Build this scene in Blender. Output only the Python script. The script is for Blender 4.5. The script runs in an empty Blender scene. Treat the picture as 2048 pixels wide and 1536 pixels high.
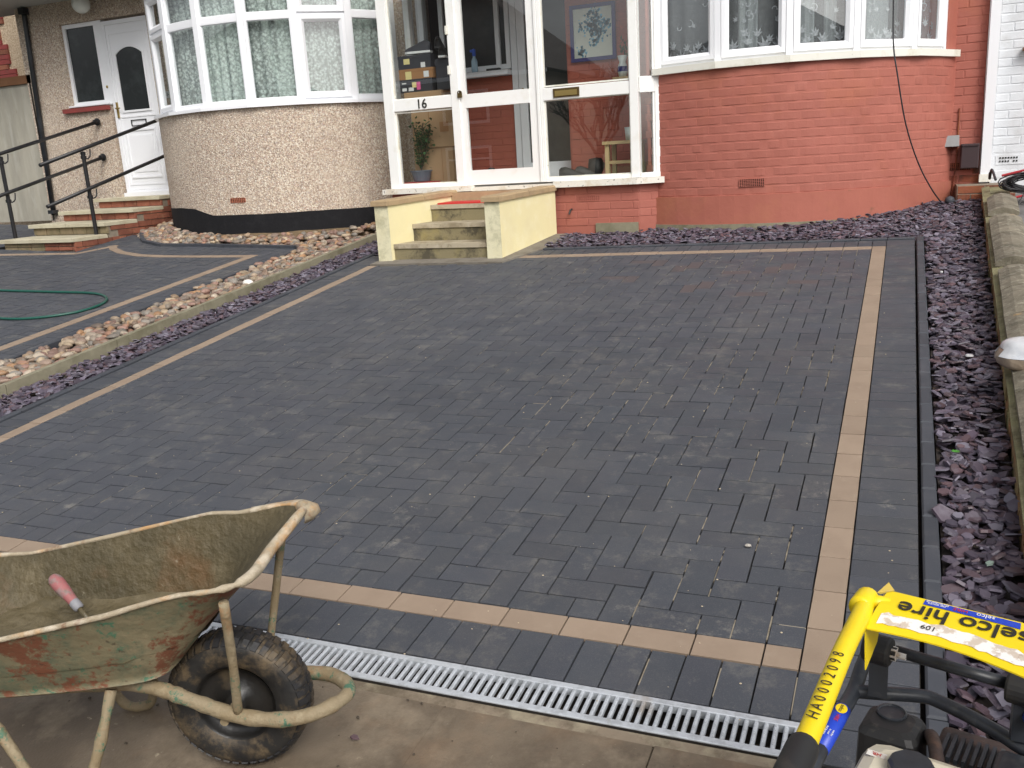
import bpy, math, random
import numpy as np
from mathutils import Vector, Matrix, noise
R = random.Random(7)
sc = bpy.context.scene
col = sc.collection
PI = math.pi
rad = math.radians

# ------------------------------------------------------------------ camera, sky, sun, exposure
cam_d = bpy.data.cameras.new('camera'); cam = bpy.data.objects.new('camera', cam_d); col.objects.link(cam)
RIGHT = Vector((0.91987073, 0.38793617, -0.05782178))
DOWN = Vector((0.04273431, -0.24567254, -0.96841043))
FWD = Vector((-0.38988666, 0.88834144, -0.24256517))
mw = Matrix((RIGHT, -DOWN, -FWD)).transposed().to_4x4()
mw.translation = Vector((0.1070477, -2.2960486, 1.3958046))
cam.matrix_world = mw
cam_d.sensor_width = 36.0
cam_d.lens = 1806.836 / 2048 * 36.0
cam_d.clip_start = 0.02
cam_d.clip_end = 400
sc.camera = cam

SUN_EL, SUN_AZ = rad(44), rad(138)      # azimuth of the sun, clockwise from +Y
world = bpy.data.worlds.new('World'); sc.world = world; world.use_nodes = True
wn = world.node_tree.nodes; wl = world.node_tree.links
bg = wn['Background']
sky = wn.new('ShaderNodeTexSky'); sky.sky_type = 'NISHITA'; sky.sun_disc = False
sky.sun_elevation = SUN_EL; sky.sun_rotation = SUN_AZ
sky.air_density = 1.0; sky.dust_density = 4.0; sky.ozone_density = 1.0
hs = wn.new('ShaderNodeHueSaturation'); hs.inputs['Saturation'].default_value = 0.22
tc = wn.new('ShaderNodeTexCoord'); mp = wn.new('ShaderNodeMapping'); mp.inputs['Scale'].default_value = (1, 1, 2.6)
nz = wn.new('ShaderNodeTexNoise'); nz.inputs['Scale'].default_value = 2.3; nz.inputs['Detail'].default_value = 7
mr = wn.new('ShaderNodeMapRange'); mr.inputs['From Min'].default_value = 0.3; mr.inputs['From Max'].default_value = 0.7
mr.inputs['To Min'].default_value = 0.72; mr.inputs['To Max'].default_value = 1.3
mx = wn.new('ShaderNodeMix'); mx.data_type = 'RGBA'; mx.blend_type = 'MULTIPLY'; mx.inputs['Factor'].default_value = 1
wl.new(tc.outputs['Generated'], mp.inputs['Vector']); wl.new(mp.outputs['Vector'], nz.inputs['Vector'])
wl.new(nz.outputs['Fac'], mr.inputs['Value']); wl.new(sky.outputs['Color'], hs.inputs['Color'])
wl.new(hs.outputs['Color'], mx.inputs['A']); wl.new(mr.outputs['Result'], mx.inputs['B'])
wl.new(mx.outputs['Result'], bg.inputs['Color'])
bg.inputs['Strength'].default_value = 0.13
sun_d = bpy.data.lights.new('sun', 'SUN'); sun_d.energy = 1.35; sun_d.angle = rad(24); sun_d.color = (1, 0.96, 0.9)
sun = bpy.data.objects.new('sun', sun_d); col.objects.link(sun)
sd = Vector((math.sin(SUN_AZ) * math.cos(SUN_EL), math.cos(SUN_AZ) * math.cos(SUN_EL), math.sin(SUN_EL)))
sun.rotation_euler = sd.to_track_quat('Z', 'Y').to_euler()
sc.view_settings.view_transform = 'Standard'; sc.view_settings.look = 'None'
sc.view_settings.gamma = 1; sc.view_settings.use_curve_mapping = False
sc.view_settings.exposure = 0.42

# ------------------------------------------------------------------ helpers
def tag(o, label=None, cat=None, group=None, kind=None):
    if label: o['label'] = label
    if cat: o['category'] = cat
    if group: o['group'] = group
    if kind: o['kind'] = kind
    return o

def empty(name, loc=(0, 0, 0), label=None, cat=None, group=None, parent=None, kind=None, mat=None):
    o = bpy.data.objects.new(name, None); col.objects.link(o)
    o.empty_display_size = 0.1
    if mat is not None: o.matrix_world = mat
    else: o.location = loc
    if parent: setp(o, parent)
    return tag(o, label, cat, group, kind)

MW = {}
def setp(o, p):
    o.parent = p
    pm = MW.get(p.name)
    if pm is None: pm = p.matrix_basis
    o.matrix_parent_inverse = pm.inverted()

def wm(o): return o.matrix_basis

def link(name, me, parent=None, m=None, **k):
    o = bpy.data.objects.new(name, me); col.objects.link(o)
    if m is not None: o.matrix_basis = m
    if parent: setp(o, parent)
    return tag(o, **k)

class MB:
    def __init__(s): s.v = []; s.f = []; s.mi = []; s.cm = 0
    def add(s, vs, fs):
        b = len(s.v); s.v += [tuple(p) for p in vs]; s.f += [tuple(b + i for i in f) for f in fs]; s.mi += [s.cm] * len(fs)
        return s
    def box(s, x0, x1, y0, y1, z0, z1, m=None):
        p = [Vector((x, y, z)) for z in (z0, z1) for y in (y0, y1) for x in (x0, x1)]
        if m is not None: p = [m @ q for q in p]
        return s.add(p, [(0, 2, 3, 1), (4, 5, 7, 6), (0, 1, 5, 4), (2, 6, 7, 3), (0, 4, 6, 2), (1, 3, 7, 5)])
    def cbox(s, x0, x1, y0, y1, z0, z1, c, m=None):      # chamfered on all sides of the top, vertical edges cut
        lo = [(x0, y0), (x1, y0), (x1, y1), (x0, y1)]
        hi = [(x0 + c, y0 + c), (x1 - c, y0 + c), (x1 - c, y1 - c), (x0 + c, y1 - c)]
        p = [Vector((a, b, z0)) for a, b in lo] + [Vector((a, b, z1 - c)) for a, b in lo] + [Vector((a, b, z1)) for a, b in hi]
        if m is not None: p = [m @ q for q in p]
        f = [(0, 3, 2, 1), (8, 9, 10, 11)]
        for i in range(4):
            j = (i + 1) % 4
            f += [(i, j, 4 + j, 4 + i), (4 + i, 4 + j, 8 + j, 8 + i)]
        return s.add(p, f)
    def prism(s, poly, z0, z1, m=None, fz=None):
        n = len(poly)
        if fz: p = [Vector((a, b, fz(a, b) + z0)) for a, b in poly] + [Vector((a, b, fz(a, b) + z1)) for a, b in poly]
        else: p = [Vector((a, b, z0)) for a, b in poly] + [Vector((a, b, z1)) for a, b in poly]
        if m is not None: p = [m @ q for q in p]
        f = [tuple(range(n - 1, -1, -1)), tuple(range(n, 2 * n))] + [(i, (i + 1) % n, n + (i + 1) % n, n + i) for i in range(n)]
        return s.add(p, f)
    def tube(s, pts, r, seg=10, closed=False, caps=True, fr=None):
        pts = [Vector(p) for p in pts]; n = len(pts)
        up = Vector((0, 0, 1)); rings = []; prev = None
        for i, p in enumerate(pts):
            if closed: t = (pts[(i + 1) % n] - pts[i - 1])
            else: t = pts[min(i + 1, n - 1)] - pts[max(i - 1, 0)]
            t.normalize()
            if prev is None:
                a = up.cross(t)
                if a.length < 1e-3: a = Vector((1, 0, 0)).cross(t)
            else: a = prev - t * prev.dot(t)
            a.normalize(); prev = a; b = t.cross(a)
            rr = r[i] if isinstance(r, (list, tuple)) else r
            if fr: rr *= fr(p)
            rings.append([p + (a * math.cos(k * 2 * PI / seg) + b * math.sin(k * 2 * PI / seg)) * rr for k in range(seg)])
        vs = [q for ring in rings for q in ring]; fs = []
        for i in range(n if closed else n - 1):
            j = (i + 1) % n
            for k in range(seg):
                l = (k + 1) % seg
                fs.append((i * seg + k, i * seg + l, j * seg + l, j * seg + k))
        if caps and not closed:
            fs.append(tuple(range(seg - 1, -1, -1))); fs.append(tuple((n - 1) * seg + k for k in range(seg)))
        return s.add(vs, fs)
    def lathe(s, prof, c, axis=(0, 0, 1), seg=20, ref=None):    # prof: (radius, height along axis)
        ax = Vector(axis).normalized(); a = Vector(ref) if ref else (Vector((1, 0, 0)) if abs(ax.x) < .9 else Vector((0, 1, 0)))
        a = (a - ax * a.dot(ax)).normalized(); b = ax.cross(a); c = Vector(c); vs = []; fs = []
        for r_, h in prof:
            for k in range(seg):
                t = 2 * PI * k / seg
                vs.append(c + ax * h + (a * math.cos(t) + b * math.sin(t)) * r_)
        for i in range(len(prof) - 1):
            for k in range(seg):
                l = (k + 1) % seg
                fs.append((i * seg + k, i * seg + l, (i + 1) * seg + l, (i + 1) * seg + k))
        return s.add(vs, fs)
    def mesh(s, name, mats, smooth=False):
        me = bpy.data.meshes.new(name); me.from_pydata([tuple(v) for v in s.v], [], s.f)
        for m in (mats if isinstance(mats, (list, tuple)) else [mats]): me.materials.append(m)
        if s.mi and max(s.mi) > 0: me.polygons.foreach_set('material_index', s.mi)
        if smooth: me.polygons.foreach_set('use_smooth', [True] * len(s.f))
        me.update(); return me
    def build(s, name, mats, parent=None, smooth=False, m=None, **k):
        return link(name, s.mesh(name, mats, smooth), parent, m, **k)

def smooth_path(pts, n=6, closed=False):
    P = [Vector(p) for p in pts]; out = []; N = len(P)
    rng = range(N if closed else N - 1)
    for i in rng:
        p0 = P[i - 1] if (closed or i > 0) else P[0]; p1 = P[i]; p2 = P[(i + 1) % N]
        p3 = P[(i + 2) % N] if (closed or i + 2 < N) else P[-1]
        for k in range(n):
            t = k / n
            out.append(0.5 * ((2 * p1) + (p2 - p0) * t + (2 * p0 - 5 * p1 + 4 * p2 - p3) * t * t + (3 * p1 - p0 - 3 * p2 + p3) * t ** 3))
    if not closed: out.append(P[-1])
    return out

def text_mesh(body, size, mat, extrude=0.0006, align='CENTER'):
    cu = bpy.data.curves.new('lettering', 'FONT'); cu.body = body; cu.size = size; cu.extrude = extrude
    cu.offset = .012 * size if size > .04 else 0; cu.align_x = align; cu.align_y = 'CENTER'; cu.resolution_u = 3
    o = bpy.data.objects.new('lettering', cu)
    me = bpy.data.meshes.new_from_object(o); bpy.data.objects.remove(o); me.materials.clear(); me.materials.append(mat)
    return me

def clip(poly, rect):
    x0, x1, y0, y1 = rect
    def cut(P, f, inter):
        out = []
        for i in range(len(P)):
            a, b = P[i - 1], P[i]
            fa, fb = f(a), f(b)
            if fb >= 0:
                if fa < 0: out.append(inter(a, b, fa, fb))
                out.append(b)
            elif fa >= 0: out.append(inter(a, b, fa, fb))
        return out
    it = lambda a, b, fa, fb: (a[0] + (b[0] - a[0]) * fa / (fa - fb), a[1] + (b[1] - a[1]) * fa / (fa - fb))
    for f in (lambda p: p[0] - x0, lambda p: x1 - p[0], lambda p: p[1] - y0, lambda p: y1 - p[1]):
        if not poly: return []
        poly = cut(poly, f, it)
    return poly

def area(p): return 0.5 * sum(p[i - 1][0] * p[i][1] - p[i][0] * p[i - 1][1] for i in range(len(p)))
def inside(pt, poly):
    x, y = pt; c = False
    for i in range(len(poly)):
        (x1, y1), (x2, y2) = poly[i - 1], poly[i]
        if (y1 > y) != (y2 > y) and x < (x2 - x1) * (y - y1) / (y2 - y1) + x1: c = not c
    return c

# ------------------------------------------------------------------ materials
def M(name, base, layers=(), rough=0.7, pal=None, pali=False, bump=None, rnd=0.0, island=0.0, spec=0.5, metal=0.0, hue=0.0, vor=None, trans=0, rlay=None):
    m = bpy.data.materials.new(name); m.use_nodes = True
    n = m.node_tree.nodes; l = m.node_tree.links; b = n['Principled BSDF']
    b.inputs['Roughness'].default_value = rough; b.inputs['Metallic'].default_value = metal
    b.inputs['Specular IOR Level'].default_value = spec
    geo = n.new('ShaderNodeNewGeometry'); pos = geo.outputs['Position']
    rgb = n.new('ShaderNodeRGB'); rgb.outputs[0].default_value = (*base, 1); cur = rgb.outputs[0]
    if pal:
        oi = n.new('ShaderNodeObjectInfo'); wnn = n.new('ShaderNodeTexWhiteNoise'); wnn.noise_dimensions = '1D'
        l.new(geo.outputs['Random Per Island'] if pali else oi.outputs['Random'], wnn.inputs['W'])
        rp = n.new('ShaderNodeValToRGB'); rp.color_ramp.interpolation = 'CONSTANT'; els = rp.color_ramp.elements
        for i, c in enumerate(pal):
            e = els[i] if i < 2 else els.new(i / len(pal))
            e.position = i / len(pal); e.color = (*c, 1)
        l.new(wnn.outputs['Value'], rp.inputs['Fac']); cur = rp.outputs['Color']
    if vor:                                          # stones / aggregate: cell colours through a ramp
        vs, cols = vor
        v = n.new('ShaderNodeTexVoronoi'); v.inputs['Scale'].default_value = vs; l.new(pos, v.inputs['Vector'])
        rp = n.new('ShaderNodeValToRGB'); rp.color_ramp.interpolation = 'CONSTANT'
        els = rp.color_ramp.elements
        for i, c in enumerate(cols):
            e = els[i] if i < len(els) else els.new(i / len(cols))
            e.position = i / len(cols); e.color = (*c, 1)
        sep = n.new('ShaderNodeSeparateColor'); l.new(v.outputs['Color'], sep.inputs[0]); l.new(sep.outputs[0], rp.inputs['Fac'])
        cur = rp.outputs['Color']
    for L in layers:
        c, sc_, lo, hi, fac = L[:5]; stretch = L[5] if len(L) > 5 else None
        t = n.new('ShaderNodeTexNoise'); t.inputs['Scale'].default_value = sc_; t.inputs['Detail'].default_value = 8; t.inputs['Roughness'].default_value = L[6] if len(L) > 6 else 0.62
        src = pos
        off = n.new('ShaderNodeMapping'); off.inputs['Location'].default_value = (R.uniform(-9, 9), R.uniform(-9, 9), R.uniform(-9, 9))
        if stretch: off.inputs['Scale'].default_value = stretch
        l.new(src, off.inputs['Vector']); l.new(off.outputs['Vector'], t.inputs['Vector'])
        r_ = n.new('ShaderNodeMapRange'); r_.inputs['From Min'].default_value = lo; r_.inputs['From Max'].default_value = hi
        r_.inputs['To Max'].default_value = fac; l.new(t.outputs['Fac'], r_.inputs['Value'])
        x = n.new('ShaderNodeMix'); x.data_type = 'RGBA'; l.new(r_.outputs['Result'], x.inputs['Factor']); l.new(cur, x.inputs['A'])
        x.inputs['B'].default_value = (*c, 1); cur = x.outputs['Result']
    def randmul(cur, sock, amt):
        r_ = n.new('ShaderNodeMapRange'); r_.inputs['To Min'].default_value = 1 - amt; r_.inputs['To Max'].default_value = 1 + amt
        l.new(sock, r_.inputs['Value'])
        h = n.new('ShaderNodeHueSaturation'); l.new(r_.outputs['Result'], h.inputs['Value']); l.new(cur, h.inputs['Color'])
        if hue:
            w = n.new('ShaderNodeTexWhiteNoise'); w.noise_dimensions = '1D'; l.new(sock, w.inputs['W'])
            q = n.new('ShaderNodeMapRange'); q.inputs['To Min'].default_value = 0.5 - hue; q.inputs['To Max'].default_value = 0.5 + hue
            l.new(w.outputs['Value'], q.inputs['Value']); l.new(q.outputs['Result'], h.inputs['Hue'])
        return h.outputs['Color']
    if rnd:
        oi = n.new('ShaderNodeObjectInfo'); cur = randmul(cur, oi.outputs['Random'], rnd)
    if island: cur = randmul(cur, geo.outputs['Random Per Island'], island)
    l.new(cur, b.inputs['Base Color'])
    if rlay:
        t = n.new('ShaderNodeTexNoise'); t.inputs['Scale'].default_value = rlay[0]; t.inputs['Detail'].default_value = 5; l.new(pos, t.inputs['Vector'])
        r_ = n.new('ShaderNodeMapRange'); r_.inputs['From Min'].default_value = 0.35; r_.inputs['From Max'].default_value = 0.65
        r_.inputs['To Min'].default_value = rlay[1]; r_.inputs['To Max'].default_value = rlay[2]
        l.new(t.outputs['Fac'], r_.inputs['Value']); l.new(r_.outputs['Result'], b.inputs['Roughness'])
    if bump:
        prev = None
        for (bs, st, dist) in (bump if isinstance(bump[0], (list, tuple)) else [bump]):
            if bs < 0:
                t = n.new('ShaderNodeTexVoronoi'); t.inputs['Scale'].default_value = -bs; out = t.outputs['Distance']
            else:
                t = n.new('ShaderNodeTexNoise'); t.inputs['Scale'].default_value = bs; t.inputs['Detail'].default_value = 6; out = t.outputs['Fac']
            l.new(pos, t.inputs['Vector'])
            bp = n.new('ShaderNodeBump'); bp.inputs['Strength'].default_value = st; bp.inputs['Distance'].default_value = dist
            if bs < 0: bp.invert = True
            l.new(out, bp.inputs['Height'])
            if prev: l.new(prev, bp.inputs['Normal'])
            prev = bp.outputs['Normal']
        l.new(prev, b.inputs['Normal'])
    if trans: b.inputs['Transmission Weight'].default_value = trans
    return m

paver_m = M('charcoal_block', (.055, .060, .073), [((.040, .045, .058), 3.0, .45, .65, .5), ((.105, .10, .095), 1.0, .49, .70, .38, None, .78), ((.11, .11, .115), 300, .52, .66, .6), ((.18, .17, .15), 6.0, .53, .68, .5, None, .82), ((.30, .28, .24), 3.1, .59, .71, .55, None, .85), ((.40, .37, .33), 26, .67, .74, .7, None, .8)],
            rough=.64, bump=[(260, .45, .002), (30, .25, .003)], rnd=.075, island=.06, hue=.006, spec=.45, rlay=(5, .55, .8))
paver_far_m = M('charcoal_block_reddish', (.080, .066, .068), [((.05, .05, .056), 5, .45, .65, .6)], rough=.66, bump=(260, .35, .002), rnd=.15)
tan_m = M('buff_block', (.285, .215, .158), [((.225, .165, .12), 6, .45, .7, .6), ((.36, .29, .22), 15, .6, .8, .5)], rough=.78, bump=[(220, .4, .002)], rnd=.06, island=.06)
kerb_m = M('charcoal_kerb', (.048, .053, .065), [((.10, .10, .11), 9, .5, .75, .5), ((.3, .28, .22), 24, .7, .8, .4)], rough=.65, bump=(120, .3, .002), rnd=.15)
sand_m = M('joint_sand', (.014, .013, .013), [((.10, .085, .065), 6.5, .53, .62, .8, None, .75), ((.015, .015, .015), 30, .5, .6, .5)], rough=.95)
soil_m = M('dark_soil', (.035, .028, .026), [((.09, .06, .035), 9, .5, .7, .7)], rough=1, bump=(60, .8, .01))
SLP = [(.085,.064,.088),(.115,.097,.130),(.065,.050,.072),(.090,.058,.072),(.135,.118,.155),(.052,.043,.062),(.088,.072,.100),(.10,.062,.072),(.17,.155,.195),(.07,.055,.074)]
slate_m = M('plum_slate', (.1, .1, .1), [((.20, .185, .22), 14, .52, .66, .35)], rough=.5, bump=(70, .35, .004), rnd=.25, spec=.5, pal=SLP)
slate_s = M('plum_slate_bed', (.1, .1, .1), [((.20, .185, .22), 14, .52, .66, .35)], rough=.5, bump=(70, .35, .004), island=.3, spec=.5, pal=SLP, pali=True)
slate_green_m = M('green_slate', (.22, .29, .25), rough=.6, bump=(60, .3, .003))
PEB = [(.28,.20,.13),(.20,.14,.10),(.32,.25,.18),(.16,.14,.12),(.27,.15,.10),(.23,.19,.15),(.36,.28,.19),(.20,.125,.10),(.14,.11,.09),(.33,.19,.10),(.25,.18,.14),(.21,.19,.165),(.38,.32,.25),(.25,.15,.12)]
pebble_m = M('river_pebble', (.36, .27, .2), [((.25, .19, .14), 25, .5, .66, .4), ((.55, .44, .32), 60, .58, .72, .4)], rough=.6, bump=(90, .2, .002), rnd=.2, pal=PEB)
pebble_s = M('river_pebbles', (.36, .27, .2), [((.25, .19, .14), 25, .5, .66, .4), ((.55, .44, .32), 60, .58, .72, .4)], rough=.6, bump=(90, .2, .002), island=.25, pal=PEB, pali=True)
pebble_w = M('white_pebble', (.82, .78, .72), rough=.5)
concrete_m = M('wet_concrete', (.165, .130, .092), [((.085, .064, .044), 1.3, .43, .57, .85, None, .7), ((.26, .21, .15), 2.3, .52, .64, .7, None, .7), ((.26, .155, .085), 1.9, .55, .70, .35), ((.075, .058, .042), 4.0, .56, .72, .6, None, .7), ((.42, .37, .27), 40, .66, .74, .6)],
               rough=.5, bump=[(140, .5, .003), (12, .35, .012)], rlay=(2.2, .28, .75))
pad_m = M('grey_footing', (.20, .18, .15), [((.12, .10, .075), 8, .45, .65, .7)], rough=.85, bump=(90, .5, .004))
green_conc_m = M('algae_concrete', (.235, .215, .15), [((.13, .12, .07), 4, .45, .65, .7), ((.33, .31, .22), 14, .5, .7, .4)], rough=.85, bump=(70, .5, .004))
pdash_m = M('pebbledash', (.5, .4, .3), [((.40, .31, .25), 2.2, .42, .66, .25), ((.62, .54, .44), 1.3, .5, .7, .25)], rough=.85, bump=[(-75, .9, .008)],
            vor=(84, [(.57, .47, .36), (.38, .29, .225), (.69, .60, .48), (.50, .36, .28), (.60, .49, .38), (.46, .38, .33), (.76, .70, .60), (.54, .43, .33), (.30, .23, .18)]))
pdash12_m = M('pale_pebbledash', (.55, .43, .3), [((.42, .32, .22), 2.2, .42, .66, .4)], rough=.85, bump=[(-60, .9, .01)],
              vor=(60, [(.6, .48, .34), (.45, .34, .23), (.66, .54, .39), (.5, .38, .26)]))
redpaint_m = M('red_masonry_paint', (.385, .125, .092), [((.33, .10, .07), 2.6, .4, .65, .6), ((.44, .16, .12), 9, .52, .75, .45), ((.42, .14, .06), 1.2, .55, .7, .3)], rough=.72, bump=[(60, .35, .004), (300, .25, .001)], rnd=.05)
plinth_m = M('orange_red_paint', (.39, .125, .088), [((.33, .10, .07), 2.6, .4, .65, .6), ((.42, .17, .075), 1.1, .50, .70, .55), ((.16, .09, .05), 9, .64, .74, .7)], rough=.75, bump=[(30, .4, .006)])
dampred_m = M('damp_red_brick', (.26, .07, .04), [((.30, .11, .04), 3, .45, .65, .6), ((.05, .035, .025), 7, .5, .68, .85)], rough=.8, bump=(60, .5, .006), rnd=.12)
rawbrick_m = M('red_stock_brick', (.24, .085, .050), [((.17, .055, .035), 9, .45, .6, .7), ((.33, .2, .11), 16, .58, .72, .5)], rough=.85, bump=(80, .5, .005), rnd=.3)
mossbrick_m = M('mossy_brick', (.22, .17, .10), [((.12, .11, .055), 8, .45, .62, .7), ((.30, .15, .08), 5, .55, .7, .5)], rough=.9, bump=(80, .5, .005), rnd=.2)
mortar_m = M('mortar', (.26, .22, .17), [((.16, .13, .09), 12, .45, .65, .6)], rough=.95, bump=(120, .5, .003))
whitebrick_m = M('white_masonry_paint', (.70, .72, .75), [((.50, .50, .50), 5, .5, .7, .6), ((.42, .34, .26), 14, .68, .78, .4)], rough=.7, bump=[(60, .35, .004)], rnd=.03)
upvc_m = M('white_upvc', (.86, .87, .90), rough=.32, spec=.5)
gloss_m = M('old_white_gloss', (.87, .87, .85), [((.70, .66, .56), 5, .55, .75, .5)], rough=.4)
flake_m = M('flaking_white_paint', (.76, .73, .66), [((.60, .50, .36), 9, .5, .62, .6), ((.10, .08, .06), 26, .6, .66, .85), ((.42, .2, .13), 17, .63, .7, .5)], rough=.7, bump=(50, .6, .004))
sill16_m = M('mossy_white_sill', (.76, .75, .68), [((.52, .47, .33), 6, .52, .7, .7), ((.16, .14, .09), 22, .66, .74, .7)], rough=.6)
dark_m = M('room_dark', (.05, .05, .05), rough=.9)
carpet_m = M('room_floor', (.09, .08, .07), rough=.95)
cream_m = M('cream_render', (.80, .72, .42), [((.73, .65, .40), 3.5, .48, .7, .5), ((.45, .41, .24), 7, .64, .76, .45), ((.9, .86, .66), 6, .5, .75, .4)], rough=.85, bump=[(90, .5, .004), (12, .3, .01)])
pierfront_m = M('weathered_pier_front', (.70, .66, .46), [((.38, .36, .22), 6, .46, .64, .75, None, .75), ((.66, .6, .38), 4, .55, .7, .5)], rough=.9, bump=(90, .6, .005))
cope_m = M('buff_coping', (.40, .29, .165), [((.28, .20, .12), 7, .45, .65, .6), ((.5, .4, .26), 18, .55, .72, .4)], rough=.85, bump=(80, .5, .004))
tread_m = M('stone_tread', (.42, .36, .26), [((.22, .18, .115), 5, .44, .60, .8), ((.54, .48, .38), 12, .52, .7, .5), ((.10, .09, .045), 7, .56, .70, .75, None, .75)], rough=.85, bump=(90, .6, .005))
riser_m = M('stained_riser', (.23, .195, .11), [((.07, .06, .04), 5, .46, .58, .9, None, .75), ((.33, .27, .10), 4, .52, .68, .6)], rough=.9, bump=(60, .6, .006))
tread14_m = M('pale_slab', (.50, .46, .34), [((.38, .33, .22), 5, .45, .65, .6), ((.16, .15, .09), 16, .62, .74, .6)], rough=.85, bump=(90, .5, .004))
black_m = M('black_paint', (.012, .012, .014), rough=.4)
bitumen_m = M('black_bitumen', (.009, .009, .011), [((.02, .02, .022), 12, .5, .7, .5)], rough=.85, spec=.3, bump=(50, .5, .006))
pipe_m = M('black_plastic', (.02, .022, .026), [((.07, .08, .1), 3, .5, .7, .5)], rough=.35)
redsill_m = M('red_tile_sill', (.26, .045, .04), [((.17, .05, .04), 9, .5, .65, .6)], rough=.6)
gate_m = M('weathered_board', (.40, .375, .31), [((.26, .25, .21), 3, .42, .65, .7, (1, 1, .25)), ((.52, .5, .44), 9, .5, .7, .5, (1, 1, .2)), ((.24, .19, .14), 30, .66, .74, .7, (1, 1, .15))], rough=.85, bump=(40, .4, .004))
brownwood_m = M('brown_timber', (.19, .085, .035), [((.26, .13, .06), 8, .5, .7, .5)], rough=.7)
soffit_m = M('grey_soffit', (.45, .45, .43), [((.33, .33, .31), 4, .5, .7, .4)], rough=.7)
globe_m = M('opal_glass', (.72, .74, .70), rough=.3)
brass_m = M('brass', (.45, .33, .12), rough=.35, metal=.8)
darkbrass_m = M('tarnished_brass', (.12, .08, .03), [((.25, .18, .06), 20, .5, .7, .6)], rough=.45, metal=.6)
frost_m = M('dark_frosted_glass', (.022, .026, .027), [((.05, .06, .06), 5, .5, .7, .5)], rough=.18)
terra_m = M('terracotta', (.40, .14, .08), [((.28, .1, .06), 20, .5, .65, .6)], rough=.8)
hole_m = M('vent_hole', (.006, .005, .005), rough=1)
galv_m = M('galvanised_steel', (.58, .61, .65), [((.38, .40, .42), 30, .48, .62, .6), ((.30, .22, .13), 7, .6, .72, .55)], rough=.36, metal=.35, bump=(120, .15, .001))
channel_m = M('channel_dark', (.018, .014, .011), [((.05, .036, .024), 20, .5, .7, .6)], rough=.9)
hose_m = M('green_hose', (.010, .085, .062), rough=.35)
cable_m = M('black_cable', (.03, .03, .034), rough=.5)
reelred_m = M('red_reel', (.42, .03, .04), rough=.45)
meter_grey = M('grey_box', (.24, .245, .25), [((.19, .19, .19), 12, .5, .7, .5)], rough=.5)
meter_brown = M('brown_box', (.045, .027, .030), rough=.5)
matred_m = M('red_rubber_mat', (.56, .03, .025), rough=.7, bump=(200, .5, .003))
sandbag_m = M('clear_plastic_over_sand', (.40, .32, .24), [((.31, .24, .17), 8, .45, .65, .6)], rough=.25, bump=(14, .7, .02))
plastic_m = M('milky_polythene', (.66, .67, .69), [((.50, .54, .60), 10, .48, .65, .6), ((.40, .18, .50), 8, .66, .70, .6)], rough=.22, bump=(20, .6, .01))
purple_m = M('purple_print', (.35, .10, .45), rough=.4)
bluegrey_m = M('blue_grey_print', (.35, .42, .55), rough=.4)
whiteprint_m = M('white_sticker', (.75, .72, .68), [((.45, .36, .28), 30, .52, .62, .8)], rough=.5)
wall_brick_m = M('mossy_wall_brick', (.28, .15, .07), [((.24, .24, .11), 5, .46, .62, .85), ((.42, .2, .07), 11, .56, .68, .6), ((.05, .04, .03), 9, .6, .72, .6)], rough=.9, bump=(60, .7, .008), rnd=.2)
wallcope_m = M('lichen_coping', (.20, .175, .13), [((.10, .088, .062), 7, .43, .60, .85, None, .75), ((.36, .34, .27), 26, .52, .7, .6), ((.42, .26, .10), 5, .62, .7, .7)], rough=.9, bump=[(110, .6, .005), (20, .4, .01)], rnd=.1)
yellowmortar_m = M('yellow_green_mortar', (.235, .22, .115), [((.13, .11, .06), 6, .45, .60, .8), ((.30, .27, .17), 18, .52, .66, .6)], rough=.95, bump=(50, .7, .01))
slab_m = M('grey_slab', (.17, .165, .165), [((.11, .105, .10), 6, .45, .65, .6)], rough=.85, bump=(60, .4, .005), rnd=.1)
road_m = M('asphalt', (.05, .05, .052), rough=.9, bump=(80, .4, .005))
grass_m = M('verge', (.05, .09, .03), rough=.95)
opp_wall = M('opposite_render', (.33, .28, .22), [((.26, .22, .17), 2, .45, .65, .5)], rough=.9)
opp_brick = M('opposite_brick', (.22, .10, .06), rough=.9)
opp_roof = M('opposite_roof_tile', (.055, .045, .042), [((.09, .07, .055), 1.5, .5, .7, .5)], rough=.85)
roof_m = M('roof_tile', (.12, .05, .035), rough=.85)
bark_m = M('bark', (.06, .045, .03), rough=.95)
leaf_m = M('houseplant_leaf', (.03, .09, .025), rough=.5, island=.4)
weed_m = M('weed_leaf', (.06, .25, .03), rough=.5)
card_m = M('cardboard', (.42, .27, .15), [((.35, .22, .12), 8, .5, .7, .5)], rough=.85)
card_dark = M('dark_shoebox', (.035, .036, .045), rough=.6)
card_tan = M('orange_shoebox', (.34, .17, .07), rough=.7)
yellowish = M('yellow_note', (.72, .62, .28), rough=.7)
whitepaper = M('white_label', (.72, .72, .72), rough=.6)
pink_m = M('pink_print', (.7, .12, .3), rough=.6)
bluepaint = M('blue_pigment', (.13, .36, .50), rough=.7, island=.6)
navy_m = M('navy_frame', (.015, .015, .15), rough=.35)
paper_m = M('picture_paper', (.62, .66, .58), rough=.6)
pine_m = M('pale_pine', (.52, .38, .19), rough=.6)
black_rubber = M('black_rubber', (.014, .014, .015), [((.06, .05, .04), 20, .55, .7, .5)], rough=.6)
blue_plastic = M('blue_plastic', (.01, .09, .55), rough=.35)
bottle_m = M('clear_blue_bottle', (.35, .5, .62), rough=.15)
pot_m = M('plant_pot', (.12, .14, .18), rough=.5)
potred_m = M('red_plant_tray', (.45, .05, .05), rough=.5)
tubwhite_m = M('white_tub', (.62, .68, .66), rough=.4)
inner_red = M('indoor_red_paint', (.42, .115, .075), [((.34, .09, .06), 4, .45, .65, .5)], rough=.7)
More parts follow.
